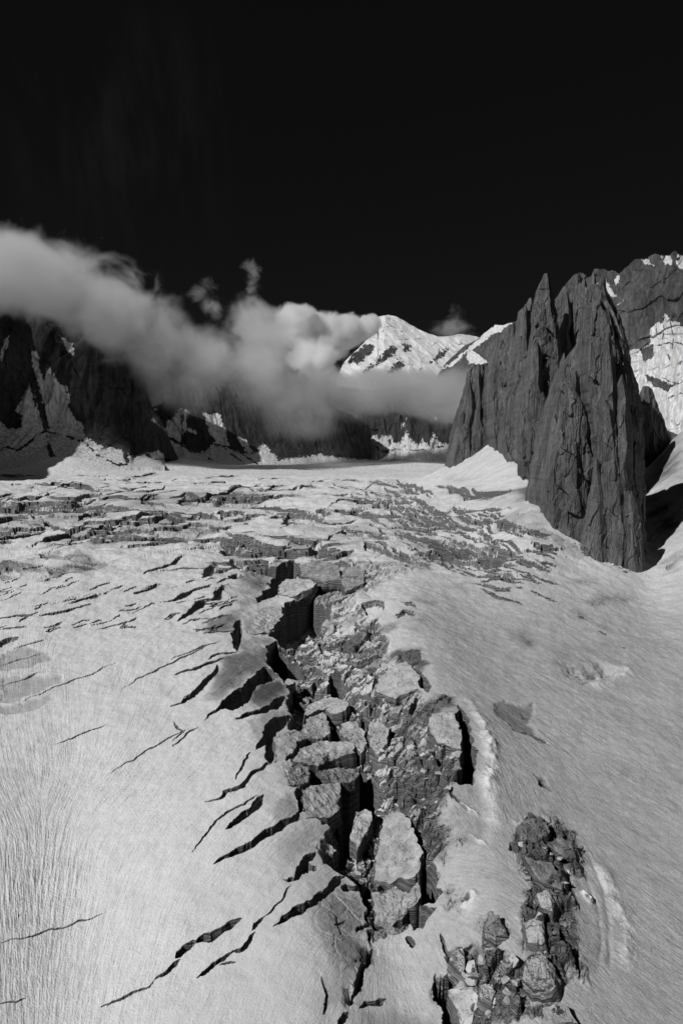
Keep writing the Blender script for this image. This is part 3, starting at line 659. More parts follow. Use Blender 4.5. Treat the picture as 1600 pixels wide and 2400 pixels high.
BL = (
 ('long flat topped ice block in the trough between two black chasms', 'A7', '985,425 1040,408 1090,430 1120,500 1145,560 1145,640 1130,690 1060,690 1000,715 935,700 940,620 960,520', 1.5, 30, (.04, .06), .3, .6),
 ('narrow upright ice block beside the big flat topped block, above the rubble', 'A7', '850,402 890,388 925,398 930,420 890,500 855,570 828,500', 2, 16, (.1, 0), .22, .6),
 ('cracked ice block at the lower end of the trough, below the flat topped block', 'A7', '925,775 1040,757 1110,772 1140,725 1140,790 1085,855 1000,925 935,900', 0, 26, (0, .08), .36, .9),
 ('low dark ice block closing the trough just above the smooth snow dome', 'A7', '930,950 1000,925 1065,930 1060,960 990,985 930,1025', -1, 8, (0, 0), .5, .8),
 ('square ice block with straight right wall above the widest black pit', 'A7', '608,290 660,270 775,265 782,300 770,395 720,425 620,418', 1, 18, (.08, 0), .22, .5),
 ('layered dark ice block split by a narrow cleft on the left of the black pit', 'A7', '548,190 600,175 632,205 635,262 590,272 543,268', 1.5, 12, (.1, 0), .5, .8),
 ('dark rounded ice slab lying just above the square block and the black pit', 'A7', '672,212 765,196 840,208 860,228 850,258 770,262 700,240', 2.0, 12, (0, .05), .55, .7),
 ('wide bright topped ice block above the dark rounded slab at the trough edge', 'A4', '600,1085 690,1050 810,1055 848,1080 845,1110 740,1140 680,1165 560,1140', 2, 14, (.03, 0), .18, .5),
 ('tilted square ice block at the head of a black pit in mid trough', 'A4', '598,1000 640,930 700,915 720,960 735,1008 700,1048 625,1032', 2, 16, (.15, 0), .28, .5),
 ('broad ice block with a cut front wall behind the tilted square block', 'A4', '612,930 640,872 735,850 820,878 805,915 745,930 700,912', 3, 16, (.05, .0), .25, .6),
 ('flat grey ice slab on the left rim between two short black crevasses', 'A4', '482,1030 545,1005 605,1010 632,1040 580,1062 562,1108 475,1148', .6, 12, (.05, 0), .22, .4),
 ('large tilted grey ice slab on the right side of the trough, below the snow hollow', 'A4', '960,770 1020,720 1080,692 1140,742 1130,800 1030,845 935,825', 1.5, 14, (-.05, .1), .28, .5),
 ('big rounded ice block against the long black chasm on the right', 'A4', '1190,932 1300,920 1330,1010 1332,1080 1235,1062 1190,1012', 2.5, 22, (0, .05), .3, .6),
 ('small bright ice block wedged at the top corner of the slab crevasse', 'A4', '520,780 545,765 575,772 560,790 530,795', 3, 8, (0, 0), .05, .4),
 ('grey topped ice block at the upper end of the trough beside the first dark cleft', 'A4', '500,330 530,305 640,312 670,335 650,350 560,390 500,370', 1, 18, (.05, 0), .25, .7),
 ('ice block with a tall fluted dark front in the upper trough', 'A4', '340,520 430,440 510,430 512,480 455,555 360,560', .8, 16, (.06, 0), .22, .5),
 ('bright lumpy ice block between two dark pits in mid trough', 'A4', '780,985 850,965 880,1000 900,1060 870,1095 800,1050', 1.5, 16, (0, .1), .32, 1.0),
 ('fluted pale ice block on the right of the central pit', 'A4', '905,985 960,975 1000,1000 990,1060 945,1110 905,1060', 1, 16, (0, .1), .3, 1.0),
 ('dark layered ice block under the upper right snow edge of the trough', 'A4', '590,250 690,225 770,250 780,300 690,312 600,292', 2, 14, (0, .05), .5, .8),
 ('dark layered ice block with vertical front below the snow dome crest', 'A4', '790,260 850,250 890,270 885,330 800,365 785,320', 1, 14, (0, 0), .5, .8),
)
for i, (lab, c, s, lift, down, tilt, dirt_shade, rough) in enumerate(BL):
    block(lab, c, s, lift, down, tilt, dirt_shade, rough, seed=i + 1)
BD = (
 ('large round ice boulder, lowest and biggest of the rubble on the right', 'A8', '735,1240 770,1215 830,1220 875,1250 905,1310 900,1370 850,1390 780,1370 735,1330', 5, 9, .34, .9, 1.0),
 ('smooth oval ice boulder in the middle of the dark rubble on the right', 'A8', '740,1040 780,1020 830,1040 852,1090 845,1140 800,1160 755,1125', 4, 7, .3, .6, 1.0),
 ('pale rounded ice boulder above the oval boulder in the right rubble', 'A8', '800,880 850,862 900,890 910,940 880,975 820,950', 4, 7, .28, .7, .9),
 ('dark flat ice slab tilted on top of the right rubble heap', 'A8', '860,610 920,595 980,620 1005,690 960,690 900,650', 5, 5, .62, .3, .1),
 ('dark striped ice slab leaning across the middle of the right rubble heap', 'A8', '740,690 800,710 870,730 935,820 920,860 850,830 780,780', 4, 5, .6, .4, .1),
 ('dark rough ice slab crowning the top of the right rubble heap', 'A8', '705,520 770,488 850,520 865,580 800,610 720,590', 4.5, 6, .62, .9, .3),
 ('lone dark ice boulder standing in snow left of the right rubble heap', 'A8', '520,1060 550,1000 600,1010 632,1070 580,1120 530,1100', 4, 6, .5, .9, .8),
 ('knobbly ice boulder at the left edge of the lower rubble field', 'A8', '345,1200 390,1180 425,1220 415,1290 370,1290 345,1240', 4, 7, .3, .8, .9),
 ('pale angular ice boulder near the bottom edge of the rubble field', 'A8', '500,1370 550,1360 580,1400 560,1450 510,1440', 4, 6, .15, .8, .8),
 ('flat sunlit ice slab at the bottom edge beside the dark crevasse', 'A8', '335,1400 400,1370 465,1375 490,1440 450,1560 400,1580 370,1480', 1, 10, .15, .4, .1),
 ('dark sloping ice slab at the bottom right end of the rubble', 'A8', '830,1480 900,1450 960,1490 1010,1560 830,1570', 3, 6, .35, .4, .2),
)
for i, (lab, c, s, lift, down, dirt_shade, rough, dome) in enumerate(BD):
    block(lab, c, s, lift, down, (.05, .05), dirt_shade, rough, dome=dome, skew=-.25 if dome > .5 else .05, seed=40 + i, name='ice_boulder' if dome > .5 else 'ice_slab')
# small fragments of broken ice
FRAG = []
for k in range(9):
    bm = bmesh.new(); r = random.Random(k)
    for i in range(15):
        v = Vector((r.gauss(0, 1), r.gauss(0, 1), r.gauss(0, 1))).normalized() * r.uniform(.75, 1.1)
        bm.verts.new((v.x * 1.0, v.y * r.uniform(.7, 1), v.z * .75))
    bmesh.ops.convex_hull(bm, input=bm.verts)
    for v in list(bm.verts):
        if not v.link_faces: bm.verts.remove(v)
    bmesh.ops.triangulate(bm, faces=bm.faces)
    bmesh.ops.subdivide_edges(bm, edges=bm.edges, cuts=2, use_grid_fill=True, fractal=.35, seed=k)
    me = bpy.data.meshes.new('ice_fragment'); bm.to_mesh(me); bm.free()
    me.materials.append(M_ICE); a = me.attributes.new('dirt_shade', 'FLOAT', 'POINT'); a.data.foreach_set('value', np.full(len(me.vertices), r.uniform(.18, .55), np.float32))
    FRAG.append(me)
ZONES = [(S('A4', '560,640 720,560 800,640 700,800 600,800'), 32, 2.2), (S('A4', '540,880 700,760 980,830 1000,900 900,1080 620,900'), 38, 2.4), (S('A4', '740,440 860,400 900,480 760,600 640,620'), 24, 2.2),
         (S('A7', '850,560 930,500 960,640 880,680'), 18, 1.8), (S('A7', '960,60 1260,60 1330,200 1180,560 1000,300'), 44, 2.2), (S('A8', '360,1180 700,1280 760,1520 500,1540'), 42, 2.0),
         (S('A8', '700,600 1000,700 1000,1300 900,1400 740,900'), 38, 1.9), (S('A3', '420,170 1000,170 1300,260 500,350'), 16, 3.4), (S('A4', '680,20 1000,110 1400,240 900,240'), 12, 3.2), (S('A2', '1000,1320 1200,1480 1360,1540 1350,1560 1100,1470'), 16, 2.6)]
FLAB = ['small broken ice fragment in the upper rubble of the trough, beside the deep slab crevasse', 'small broken ice fragment in the middle of the trough between the black pits', 'ice fragment on the sunny bank at the head of the trough', 'ice fragment piled against the long flat topped block',
        'ice fragment on the dark rubble slope left of the long black chasm', 'ice fragment in the lowest rubble field at the bottom right', 'ice fragment on the dark heap of rubble on the right dome', 'ice fragment in the far cross crevasses on the left', 'ice fragment among the far dark ice steps in the centre', 'pale block fallen along the foot of the rock tower']
rf = random.Random(5); first = True
for zi, (pts, n, sz) in enumerate(ZONES):
    w = unproject(pts)[:, :2]; k = 0; tries = 0
    while k < n and tries < 4000:
        tries += 1
        x = rf.uniform(w[:, 0].min(), w[:, 0].max()); y = rf.uniform(w[:, 1].min(), w[:, 1].max())
        if sdf(np.array([x]), np.array([y]), w)[0] < 0: continue
        s_ = min(sz * math.exp(rf.gauss(-.35, .65)), 1.5 * sz); k += 1
        o = bpy.data.objects.new('ice_fragment', FRAG[rf.randrange(9)])
        o.location = (x, y, ground(x, y) + s_ * .08); o.rotation_euler = (rf.uniform(-.5, .5), rf.uniform(-.5, .5), rf.uniform(0, 6.3)); o.scale = (s_ * rf.uniform(.8, 1.5), s_, s_ * rf.uniform(.7, 1.1))
        COL.objects.link(o); tag(o, FLAB[zi], 'ice fragment', FLAB[zi].replace('small broken ', '').replace('ice fragment', 'ice fragments').replace('pale block', 'pale blocks'))

# ------------------------------------------------------------------ the roped walkers far up on the ice
def skin_mesh(name, joints, edges, radii, mat):
    me = bpy.data.meshes.new(name); me.from_pydata(joints, edges, []); me.update()
    o = bpy.data.objects.new(name, me); COL.objects.link(o)
    sk = o.modifiers.new('skin', 'SKIN'); sb = o.modifiers.new('sub', 'SUBSURF'); sb.levels = 1; sb.render_levels = 1
    for v, r in zip(me.skin_vertices[0].data, radii): v.radius = (r, r)
    me.skin_vertices[0].data[0].use_root = True
    dg = bpy.context.evaluated_depsgraph_get(); dg.update()
    out = bpy.data.meshes.new_from_object(o.evaluated_get(dg)); bpy.data.objects.remove(o)
    out.name = name; out.materials.clear(); out.materials.append(mat); return out
J = [(0, 0, .95), (0, 0, 1.15), (0, .02, 1.42), (0, .03, 1.53), (0, .05, 1.66), (0, .05, 1.74),
     (.1, 0, .9), (.12, .12, .5), (.12, .1, .06), (.12, .22, .03), (-.1, 0, .9), (-.12, -.05, .5), (-.12, -.28, .1), (-.12, -.17, .03),
     (.2, .02, 1.4), (.27, -.08, 1.13), (.25, .12, .95), (-.2, .02, 1.4), (-.27, .08, 1.15), (-.24, .28, 1.0)]
E = [(0, 1), (1, 2), (2, 3), (3, 4), (4, 5), (0, 6), (6, 7), (7, 8), (8, 9), (0, 10), (10, 11), (11, 12), (12, 13), (2, 14), (14, 15), (15, 16), (2, 17), (17, 18), (18, 19)]
RR = [.15, .15, .16, .07, .11, .08, .1, .075, .05, .04, .1, .075, .05, .04, .08, .055, .04, .08, .055, .04]
M_CLOTH = plain_material('dark_clothing', .03); M_PACK = plain_material('pack_fabric', .08)
body = skin_mesh('person', J, E, RR, M_CLOTH)
def ball(name, loc, sc, mat):
    bm = bmesh.new(); bmesh.ops.create_icosphere(bm, subdivisions=2, radius=1)
    for v in bm.verts:
        v.co.z = max(v.co.z, -.55) if name == 'helmet' else v.co.z
        if name == 'backpack': v.co = Vector([math.copysign(abs(c) ** .55, c) for c in v.co])
        v.co = Vector((v.co.x * sc[0] + loc[0], v.co.y * sc[1] + loc[1], v.co.z * sc[2] + loc[2]))
    me = bpy.data.meshes.new(name); bm.to_mesh(me); bm.free(); me.materials.append(mat); return me
hel = ball('helmet', (0, .05, 1.73), (.125, .14, .12), M_PACK); pak = ball('backpack', (0, -.2, 1.27), (.17, .12, .27), M_PACK)
WALK = [(1170.5, 1323.2), (1173.0, 1323.8), (1175.3, 1324.3), (1181.0, 1325.4), (1184.4, 1326.6), (1186.8, 1327.2), (1195.5, 1328.6)]
WL = ['dark clothed person leading the rope line, walking left on the snow ledge', 'dark clothed person walking close behind the leader of the rope line', 'dark clothed person third in line, last of the tight front trio',
      'dark clothed person walking alone in the gap between the trio and the pair', 'dark clothed person, front one of the pair in the rope line', 'dark clothed person, rear one of the pair in the rope line', 'dark clothed person walking last, well behind the others']
wp = unproject(np.array(WALK))
for i, p in enumerate(wp):
    o = bpy.data.objects.new('person', body); o.location = (p[0], p[1], ground(p[0], p[1])); o.rotation_euler = (0, 0, math.radians(95 + 6 * (i % 3 - 1))); COL.objects.link(o)
    tag(o, WL[i], 'person', 'roped walkers on the glacier')
    for me in (hel, pak):
        c = bpy.data.objects.new(me.name, me); c.parent = o; COL.objects.link(c)
# ------------------------------------------------------------------ cliffs and mountains: curtains of rock with relief, a back and a foot in the snow
def in_polys(px, py, polys, soft=6.0):
    out = np.full(px.shape, -1e3)
    wob = fbm2(px / 10, py / 10, 4, 61, .65); px = px + 3.4 * wob; py = py + 3.4 * fbm2(px / 10, py / 16, 4, 67, .65)
    for p in polys:
        x0_, y0_ = p.min(0) - 30; x1_, y1_ = p.max(0) + 30
        m = (px > x0_) & (px < x1_) & (py > y0_) & (py < y1_)
        if not m.any(): continue
        out[m] = np.maximum(out[m], sdf(px[m], py[m], p))
    return out
def curtain(name, top, base_py, D, mat, label, cat, nu=420, nv=300, lean=.35, foot=None, relief=(60, 25, 9), rs=(420, 150, 50), jag=3.0, snow=None, dark=None, snow_bias=0.0, seed=1, back=500, vs=.35, diag=0.0, px_rng=None, soft=5.0, dsoft=3.0):
    """top: photo polyline of the skyline; D: [(px, depth)]; foot: (height share, reach) of the outward skirt"""
    x0_, x1_ = px_rng or (top[0, 0], top[-1, 0])
    px = np.linspace(x0_, x1_, nu)
    ty = np.interp(px, top[:, 0], top[:, 1]) + jag * fbm2(px / 14, px * 0, 4, seed, .6)
    by = np.interp(px, base_py[:, 0], base_py[:, 1])
    dep = np.interp(px, D[:, 0], D[:, 1])
    t = np.linspace(0, 1, nv)[:, None]
    PX = np.repeat(px[None], nv, 0)
    PY = by + (ty - by) * t
    # leaning back with height, an outward skirt at the foot
    hgt = np.maximum((by - PY), 0) * dep / FPX
    DD = dep + lean * hgt
    if foot: DD = DD - foot[1] * np.clip(1 - t / foot[0], 0, 1) ** 1.6
    a, yy, zz = ray(PX, PY)
    Xw = a * DD / yy; Zw = zz / yy * DD
    q = Xw + diag * Zw
    r = 0
    for A, Ls, k in zip(relief, rs, range(9)):
        n = perlin3(q / Ls, dep[None] / Ls + Zw * 0, Zw / Ls * vs, seed + k * 3)
        n2 = perlin3(q / Ls * 1.9, dep[None] / Ls * 1.9 + Zw * 0, Zw / Ls * vs * 1.9, seed + 1 + k * 3)
        f1, f2, rr, qx, qy = worley((q / Ls * 1.4 + n2 * .5).astype(np.float32), (Zw / Ls * 1.4 * vs * 1.3 + q / Ls * .4 + n * .5).astype(np.float32), seed + k)
        r = r + A * ((1 - 2 * np.abs(n)) * .55 + .35 * n2 + ((rr[..., 0] - .5) * .55 + (rr[..., 1] - .5) * qx * .9) * (1 if k else .25))
    edge = np.clip(t * 8, 0, 1)
    DD = DD - r * edge
    # keep every point on its own height so that the skyline holds
    Xw = a / yy * DD; Zw = zz / yy * DD
    V = [np.stack([Xw, DD, Zw], -1)]
    sn = np.full(PX.shape, -.0) + snow_bias
    if snow:
        s_ = in_polys(PX, PY, snow); sn = np.maximum(sn, sstep(-soft * 1.6, soft * 1.6, s_))
    if dark:
        for pl, w_ in dark:
            if len(pl) > 2 and w_ == 0: sn = np.minimum(sn, 1 - sstep(-dsoft, dsoft, in_polys(PX, PY, [pl])))
            else: sn = np.minimum(sn, sstep(.4, 1.2, seg_dist(PX, PY + 3 * fbm2(PX / 9, PY / 9, 3, 5), pl) / (w_ * .5 * np.clip(.75 + 1.3 * fbm2(PX / 13, PY / 13, 2, 15), .05, 1.3))))
    # back side
    for k in (.35, 1.0):
        B = V[0][-1].copy(); B[:, 1] += back * k; zb = V[0][0][:, 2] - 60; B[:, 2] = B[:, 2] * (1 - k * k) + zb * k * k
        V.append(B[None]); sn = np.vstack([sn, sn[-1:]])
    V.insert(0, V[0][:1] + np.array([0, -10, -120.])); sn = np.vstack([sn[:1], sn])
    V = np.concatenate(V, 0)
    o = mesh_obj(name, V.reshape(-1, 3), grid_faces(*V.shape[:2]), mat, {'snow': sn})
    return tag(o, label, cat)
P_ = lambda s: S('P', s)
# left cliff; its unseen far-left stretch is added to shade the glacier
lc_snow = [S('L', '232,390 250,372 272,378 288,440 305,560 330,600 358,478 400,560 430,620 500,655 512,800 530,850 560,900 602,905 622,1010 720,1075 850,1100 930,1115 960,1160 1180,1118 1260,1200 1400,1400 -900,1400 -900,900 0,900 60,960 160,950 168,850 110,820 165,720 220,622 240,720 270,800'),
           S('L', '430,250 480,300 540,330 545,420 500,380'), S('L', '60,270 62,330 10,460 0,420'), S('L', '1125,820 1140,800 1130,900 1160,950 1140,900')]
lc_dark = [(S('L', '212,470 242,470 318,760 372,965 326,965 280,800'), 0), (S('L', '-100,1110 0,1108 60,1090 130,1115 220,1060 270,1000 340,975 480,1010 570,1030 640,1070 720,1150 800,1190 860,1220 930,1220'), 7), (S('L', '950,1130 1030,1150 1060,1135 1130,1175 1210,1180'), 6),
           (S('L', '350,1000 380,1100 420,1180 380,1190 350,1120'), 0), (S('L', '880,1040 940,1120 950,1210 920,1200'), 0)]
curtain('rock_cliff', P_('-900,640 -700,650 -600,600 -500,640 -420,600 0,600 150,640 250,700 306,790 312,883 332,929 352,955 367,995 378,1030 386,1075'), P_('-900,1120 -420,1112 0,1112 200,1104 386,1092'), np.array([[-900, 1250], [-600, 1500], [-420, 2000], [0, 2700], [200, 2850], [386, 2950]]), M_CLIFF,
        'tall black cliff on the left with a pale snow gully, its top lost in cloud', 'cliff', lean=.3, foot=(.26, 330), relief=(50, 26, 11), rs=(420, 130, 45), jag=2, snow=lc_snow, dark=lc_dark, seed=3, diag=-.1)
# cliffs behind the left cliff, under the cloud
mc_snow = [S('C', '88,385 110,330 160,260 222,178 242,180 240,440 170,400'), S('C', '250,190 300,195 275,260 280,320 350,340 340,372 280,340 250,385'), S('C', '398,215 522,225 582,445 560,465 480,430 420,280'), S('C', '30,200 50,150 45,230 70,330'),
           S('C', '-40,470 20,470 100,390 240,452 330,512 420,490 470,440 580,470 680,515 790,500 830,430 950,560 1060,545 1250,520 1430,545 1700,560 1700,800 -40,800'), S('C', '640,380 720,430 770,505 700,500')]
mc_dark = [(S('C', '230,190 240,300 240,440'), 3), (S('C', '100,385 180,400 240,450 330,515'), 3), (S('C', '450,430 580,465'), 4), (S('C', '510,240 600,340 700,480 690,520 600,400'), 0), (S('C', '690,520 800,590'), 5), (S('C', '560,480 690,580'), 4), (S('C', '430,530 470,570 440,560'), 0)]
curtain('rock_cliff', P_('330,860 420,880 520,900 640,900 760,940 800,960 870,1000'), P_('330,1096 600,1098 870,1096'), np.array([[330, 3350], [600, 3650], [870, 3900]]), M_CLIFF,
        'streaked rock and snow cliff under the cloud, behind the tall black cliff', 'cliff', lean=.45, foot=(.3, 260), relief=(60, 26, 10), rs=(380, 140, 45), snow=mc_snow, dark=mc_dark, seed=9, diag=.35)
# jagged dark ridge under the right part of the cloud
fr_top = S('M', '210,1440 240,1330 262,1200 266,1030 300,1005 400,1030 470,1050 500,982 540,968 560,975 600,955 625,930 640,970 660,952 690,985 715,940 722,965 748,950 752,915 775,918 785,960 820,1000 835,1020 860,1008 930,1030 1000,982 1030,995 1050,1008 1110,1060 1120,1010 1160,1000 1300,1010 1500,1000')
fr_snow = [S('M', '380,1325 470,1260 530,1240 612,1190 625,1182 660,1202 682,1188 750,1183 770,1232 830,1250 870,1160 886,1138 902,1210 930,1240 990,1260 1005,1206 1052,1270 1102,1165 1120,1212 1170,1250 1280,1270 1600,1280 1600,1500 380,1500'), S('M', '400,1030 440,1070 410,1055'), S('M', '460,1050 480,1080 470,1120'),
           S('M', '840,1075 860,1130 890,1030 830,1130'), S('M', '420,1180 520,1280 440,1240'), S('M', '1095,1040 1125,1030 1120,1062')]
fr_dark = [(S('M', '510,1275 560,1278 600,1260 650,1290'), 3), (S('M', '700,1320 800,1300 850,1308'), 4), (S('M', '900,1308 1030,1305'), 4), (S('M', '1070,1300 1130,1278 1210,1285'), 3), (S('M', '725,1230 750,1220 745,1270'), 0)]
curtain('rock_ridge', fr_top, S('M', '210,1445 265,1440 800,1440 1500,1430'), np.array([[650, 4500], [900, 4100], [1150, 3900]]), M_CLIFF,
        'dark jagged ridge with thin needles rising from the far snow basin under the cloud', 'ridge', lean=.35, foot=(.36, 300), relief=(55, 26, 12), rs=(330, 110, 40), jag=1.3, snow=fr_snow, dark=fr_dark, seed=14)
# the high snow peak
mb_top = S('M', '130,1290 230,1000 300,760 360,600 420,535 480,480 560,400 600,360 640,300 650,215 690,208 730,202 800,215 900,275 1000,330 1080,360 1130,378 1200,380 1310,358 1400,368 1470,385 1700,420 2000,500')
mb_dark = [(S('M', '405,600 440,520 480,490 540,440 600,455 612,490 560,540 500,595'), 0), (S('M', '530,660 640,580 700,500 770,452 808,470 780,522 720,560 640,610 560,665'), 0), (S('M', '700,690 790,600 820,542 862,625 800,665'), 0), (S('M', '598,355 620,330 636,308 638,335 610,368'), 0),
           (S('M', '680,338 740,322 800,330'), 1.5), (S('M', '820,405 900,398 1000,400'), 1.5), (S('M', '700,305 780,295'), 1.2), (S('M', '1080,590 1150,500 1230,470 1180,540'), 0), (S('M', '840,430 900,450 920,500 860,500'), 0), (S('M', '220,560 300,540 330,600 260,620'), 0)]
curtain('snow_peak', mb_top, S('M', '130,1300 2000,1300'), np.array([[500, 6800], [900, 6300], [1300, 6800]]), M_PEAK,
        'high white snow peak in the middle distance with dark rock ribs, cloud at its shoulder', 'mountain', nu=520, lean=1.3, relief=(90, 55, 24), rs=(800, 300, 110), jag=.8, snow=[P_('400,600 1400,600 1400,925 980,900 860,915 760,900 400,900')], dark=mb_dark, dsoft=10, seed=22, vs=.9, diag=.9, back=1500)
# snowy shoulder ridge between the peak and the granite
sr_top = P_('985,965 1010,900 1045,850 1085,812 1121,793 1130,784 1145,773 1159,761 1180,762 1192,756 1203,755 1210,752 1225,745 1300,720 1400,700')
sr_snow = [S('T', '-200,1300 0,1230 150,1100 250,1010 380,900 430,850 575,735 680,745 740,710 805,712 800,740 680,775 640,830 540,850 460,920 330,1020 290,1040 200,1090 60,1250'), S('T', '215,1100 290,1040 400,1130 490,1190 480,1215 380,1220 250,1220')]
curtain('snow_ridge', sr_top, P_('985,968 1400,968'), np.array([[985, 4400], [1400, 3600]]), M_SUMMIT,
        'snow capped rock shoulder joining the white peak to the granite towers', 'ridge', nu=300, nv=220, lean=.5, relief=(30, 16, 7), rs=(260, 90, 35), jag=.8, snow=sr_snow, seed=27, soft=2)
# summit ridge and ice wall behind the granite on the right
rs_top = S('R', '-300,700 0,640 100,480 200,440 290,303 372,330 388,375 470,330 478,258 600,268 640,290 700,275 750,298 790,320 900,210 990,133 1040,150 1130,135 1170,95 1240,75 1290,92 1405,95 1420,70 1465,33 1500,80 1568,95 1900,180 2600,500')
rs_snow = [S('R', '1280,92 1410,92 1432,160 1430,205 1340,200 1300,130'), S('R', '1500,82 1568,98 1900,180 1900,330 1568,275 1500,240 1488,170'), S('R', '1035,145 1130,145 1225,232 1180,222 1100,190'), S('R', '482,445 530,450 582,540 625,645 560,575'), S('R', '576,385 612,388 745,605 722,625 615,510'),
           S('R', '715,400 785,340 795,390 750,475'), S('R', '755,695 845,628 835,655 740,715'), S('R', '880,1260 960,1245 1040,1240 1170,1172 1162,1000 1240,918 1310,922 1330,815 1382,835 1422,900 1500,908 1568,960 2700,1100 2700,5000 700,5000')]
rs_dark = [(S('R', '1040,1240 1210,1180 1195,1330 1090,1410 1060,1330'), 0), (S('R', '1230,1200 1330,1180 1450,1165 1568,1188 1800,1190'), 3.5), (S('R', '1328,820 1330,1020 1300,1200'), 2.5), (S('R', '1405,890 1445,1100 1435,1240'), 3), (S('R', '1240,930 1240,1080'), 1.5), (S('R', '1380,1310 1410,1400'), 4),
           (S('R', '1200,1540 1400,1640 1470,1660'), 2), (S('R', '1100,1560 1240,1600 1450,1700 1380,1760 1200,1700'), 0), (S('R', '1400,1700 1568,1640'), 3), (S('R', '1300,1880 1568,1780'), 2.5), (S('A2', '1400,860 1568,900 1568,960 1480,930'), 0), (S('A2', '1430,960 1540,1000 1568,1060 1480,1050'), 0)]
curtain('rock_ridge', rs_top, P_('1240,1190 1500,1185 1800,1180'), np.array([[1240, 2500], [1400, 2250], [1600, 1820], [1800, 1500]]), M_SUMMIT,
        'high summit ridge on the far right with snow patches and a bright ice wall below', 'mountain', nu=620, nv=520, lean=.42, foot=(.30, 220), relief=(40, 22, 10), rs=(260, 90, 34), jag=2.2, snow=rs_snow, dark=rs_dark, seed=33, vs=.5, diag=.3, soft=3)

# ------------------------------------------------------------------ granite pillars
def pillar(rows, D, name='pinnacle', parent=None, depth=.9, ns=170, nt=360, lean=.05, seed=1, rough=1.0, blk=1.0, mat=None, tilt=0.0, crop='A2', rs=1.0):
    """rows: (y, left, arete, right) in crop coordinates, from the tip down"""
    R = np.array(rows, float); ox, oy, k = CROPS[crop]
    y = oy + R[:, 0] / k; xl, xa, xr = (ox + R[:, j] / k for j in (1, 2, 3))
    yy_ = np.linspace(y[0], y[-1] + 90, nt); e = yy_ - y[0]
    L = np.interp(yy_, y, xl); A = np.interp(yy_, y, xa); Rr = np.interp(yy_, y, xr)
    w = Rr - L
    jl = fbm2(e / 24, e * 0, 3, seed, .5) * np.minimum(3, w * .06); jr = fbm2(e / 24, e * 0 + 9, 3, seed + 2, .5) * np.minimum(3, w * .06)
    A = np.clip(A + fbm2(e / 90, e * 0 + 5, 2, seed + 4) * w * .05, L + .05 * w, Rr - .05 * w)
    wm = (Rr - L) * D / FPX                                     # width in metres
    u = np.linspace(0, 1, ns)[None]; al = ((A - L) / (Rr - L + 1e-6))[:, None]
    # cross-section: arete in front, flat faces with a few wandering edges
    left = np.clip((al - u) / np.maximum(al, .02), 0, 1); right = np.clip((u - al) / np.maximum(1 - al, .02), 0, 1)
    wl = wm[:, None] * al; wr = wm[:, None] * (1 - al)
    prof = wl * (.16 * left + .5 * np.clip((left - .9) / .1, 0, 1) ** 1.5) * depth + wr * (rs * right + .5 * right ** 6) * depth
    PXx = L[:, None] + (Rr - L)[:, None] * u + jl[:, None] * (1 - u) ** 7 + jr[:, None] * u ** 7
    PYy = np.repeat(yy_[:, None], ns, 1)
    hgt = (y[-1] - PYy) * D / FPX
    DD = D + prof + lean * hgt + tilt * (PXx - A[:, None]) * D / FPX
    a, cy_, cz = ray(PXx, PYy)
    X0 = a / cy_ * D; Z0 = cz / cy_ * D                          # on the arete's plane; depth only pushes points back
    q = X0 + DD * .6
    nn = fbm3(q / 38, DD / 38, Z0 / 120, 4, seed) * 3.2
    rid = 1 - np.abs(perlin3(q / 17, DD / 30, Z0 / 95, seed + 7)) * 2
    rid2 = 1 - np.abs(perlin3(q / 7, DD / 14, Z0 / 40 + q / 60, seed + 8)) * 2
    f1, f2, rr, qx, qy = worley((q / 13 + fbm2(q / 30, Z0 / 30, 2, seed + 1) * .7).astype(np.float32), (Z0 / 42 + q / 90).astype(np.float32), seed)
    f1b, f2b, rrb, _, _ = worley((q / 5.2).astype(np.float32), (Z0 / 22 + q / 40).astype(np.float32), seed + 3)
    g1, g2, gr, gx_, gy_ = worley((q / 27 + fbm2(q / 40, Z0 / 40, 2, seed + 5) * .5).astype(np.float32), (Z0 / 62 + q / 70).astype(np.float32), seed + 9)
    disp = nn + (gr[..., 0] - .5) * 5 * blk + (gr[..., 1] - .5) * gx_ * 15 * blk + (gr[..., 2] - .5) * gy_ * 8 * blk + (rr[..., 0] - .5) * 4.2 * blk + (rr[..., 1] - .5) * qx * 5 * blk + (rrb[..., 0] - .5) * .9 * blk - 1.3 * sstep(.92, 1.0, rid) - 1.2 * sstep(.88, 1, rid2) - .45 * sstep(.08, 0, f2 - f1)
    disp = disp * rough * np.clip(wm / 40, .25, 1)[:, None] * np.minimum(1, np.minimum(u, 1 - u) * 9 + .15)
    DD = DD - disp
    X1 = a / cy_ * (D + np.minimum(prof, 2.0 * wm[:, None]))      # every point sits on its own depth
    F = np.stack([X1 , DD, Z0], -1)
    Bk = np.stack([X1[:, ::-1], DD[:, ::-1] * 0 + (D + lean * hgt)[:, ::-1] + np.maximum(DD[:, :1], DD[:, -1:]) - D + (wm * .55)[:, None] * (1 - (2 * u - 1) ** 2) - (lean * hgt)[:, ::-1] , Z0[:, ::-1]], -1)[:, 4:-4:6]
    # keep apparent place for the middle of the depth range: scale about the vertical axis of the pillar only
    V = np.concatenate([F, Bk], 1)
    o = mesh_obj(name, V.reshape(-1, 3), grid_faces(*V.shape[:2], True), mat or M_ROCK, {'snow': np.zeros(V.shape[0] * V.shape[1])}, parent)
    # cap the tip
    return o
MASSIF = empty('rock_massif', (300, 950, -100))
tag(MASSIF, 'huge dark granite massif of pointed towers rising from the glacier on the right', 'rock massif')
def pinn(rows, D, **kw):
    o = pillar(rows, D, parent=MASSIF, **kw); o.matrix_parent_inverse = MASSIF.matrix_world.inverted(); o.matrix_parent_inverse.translation = (-300, -950, 100)
    if kw.get('lab'): o['label'] = kw['lab']
    return o
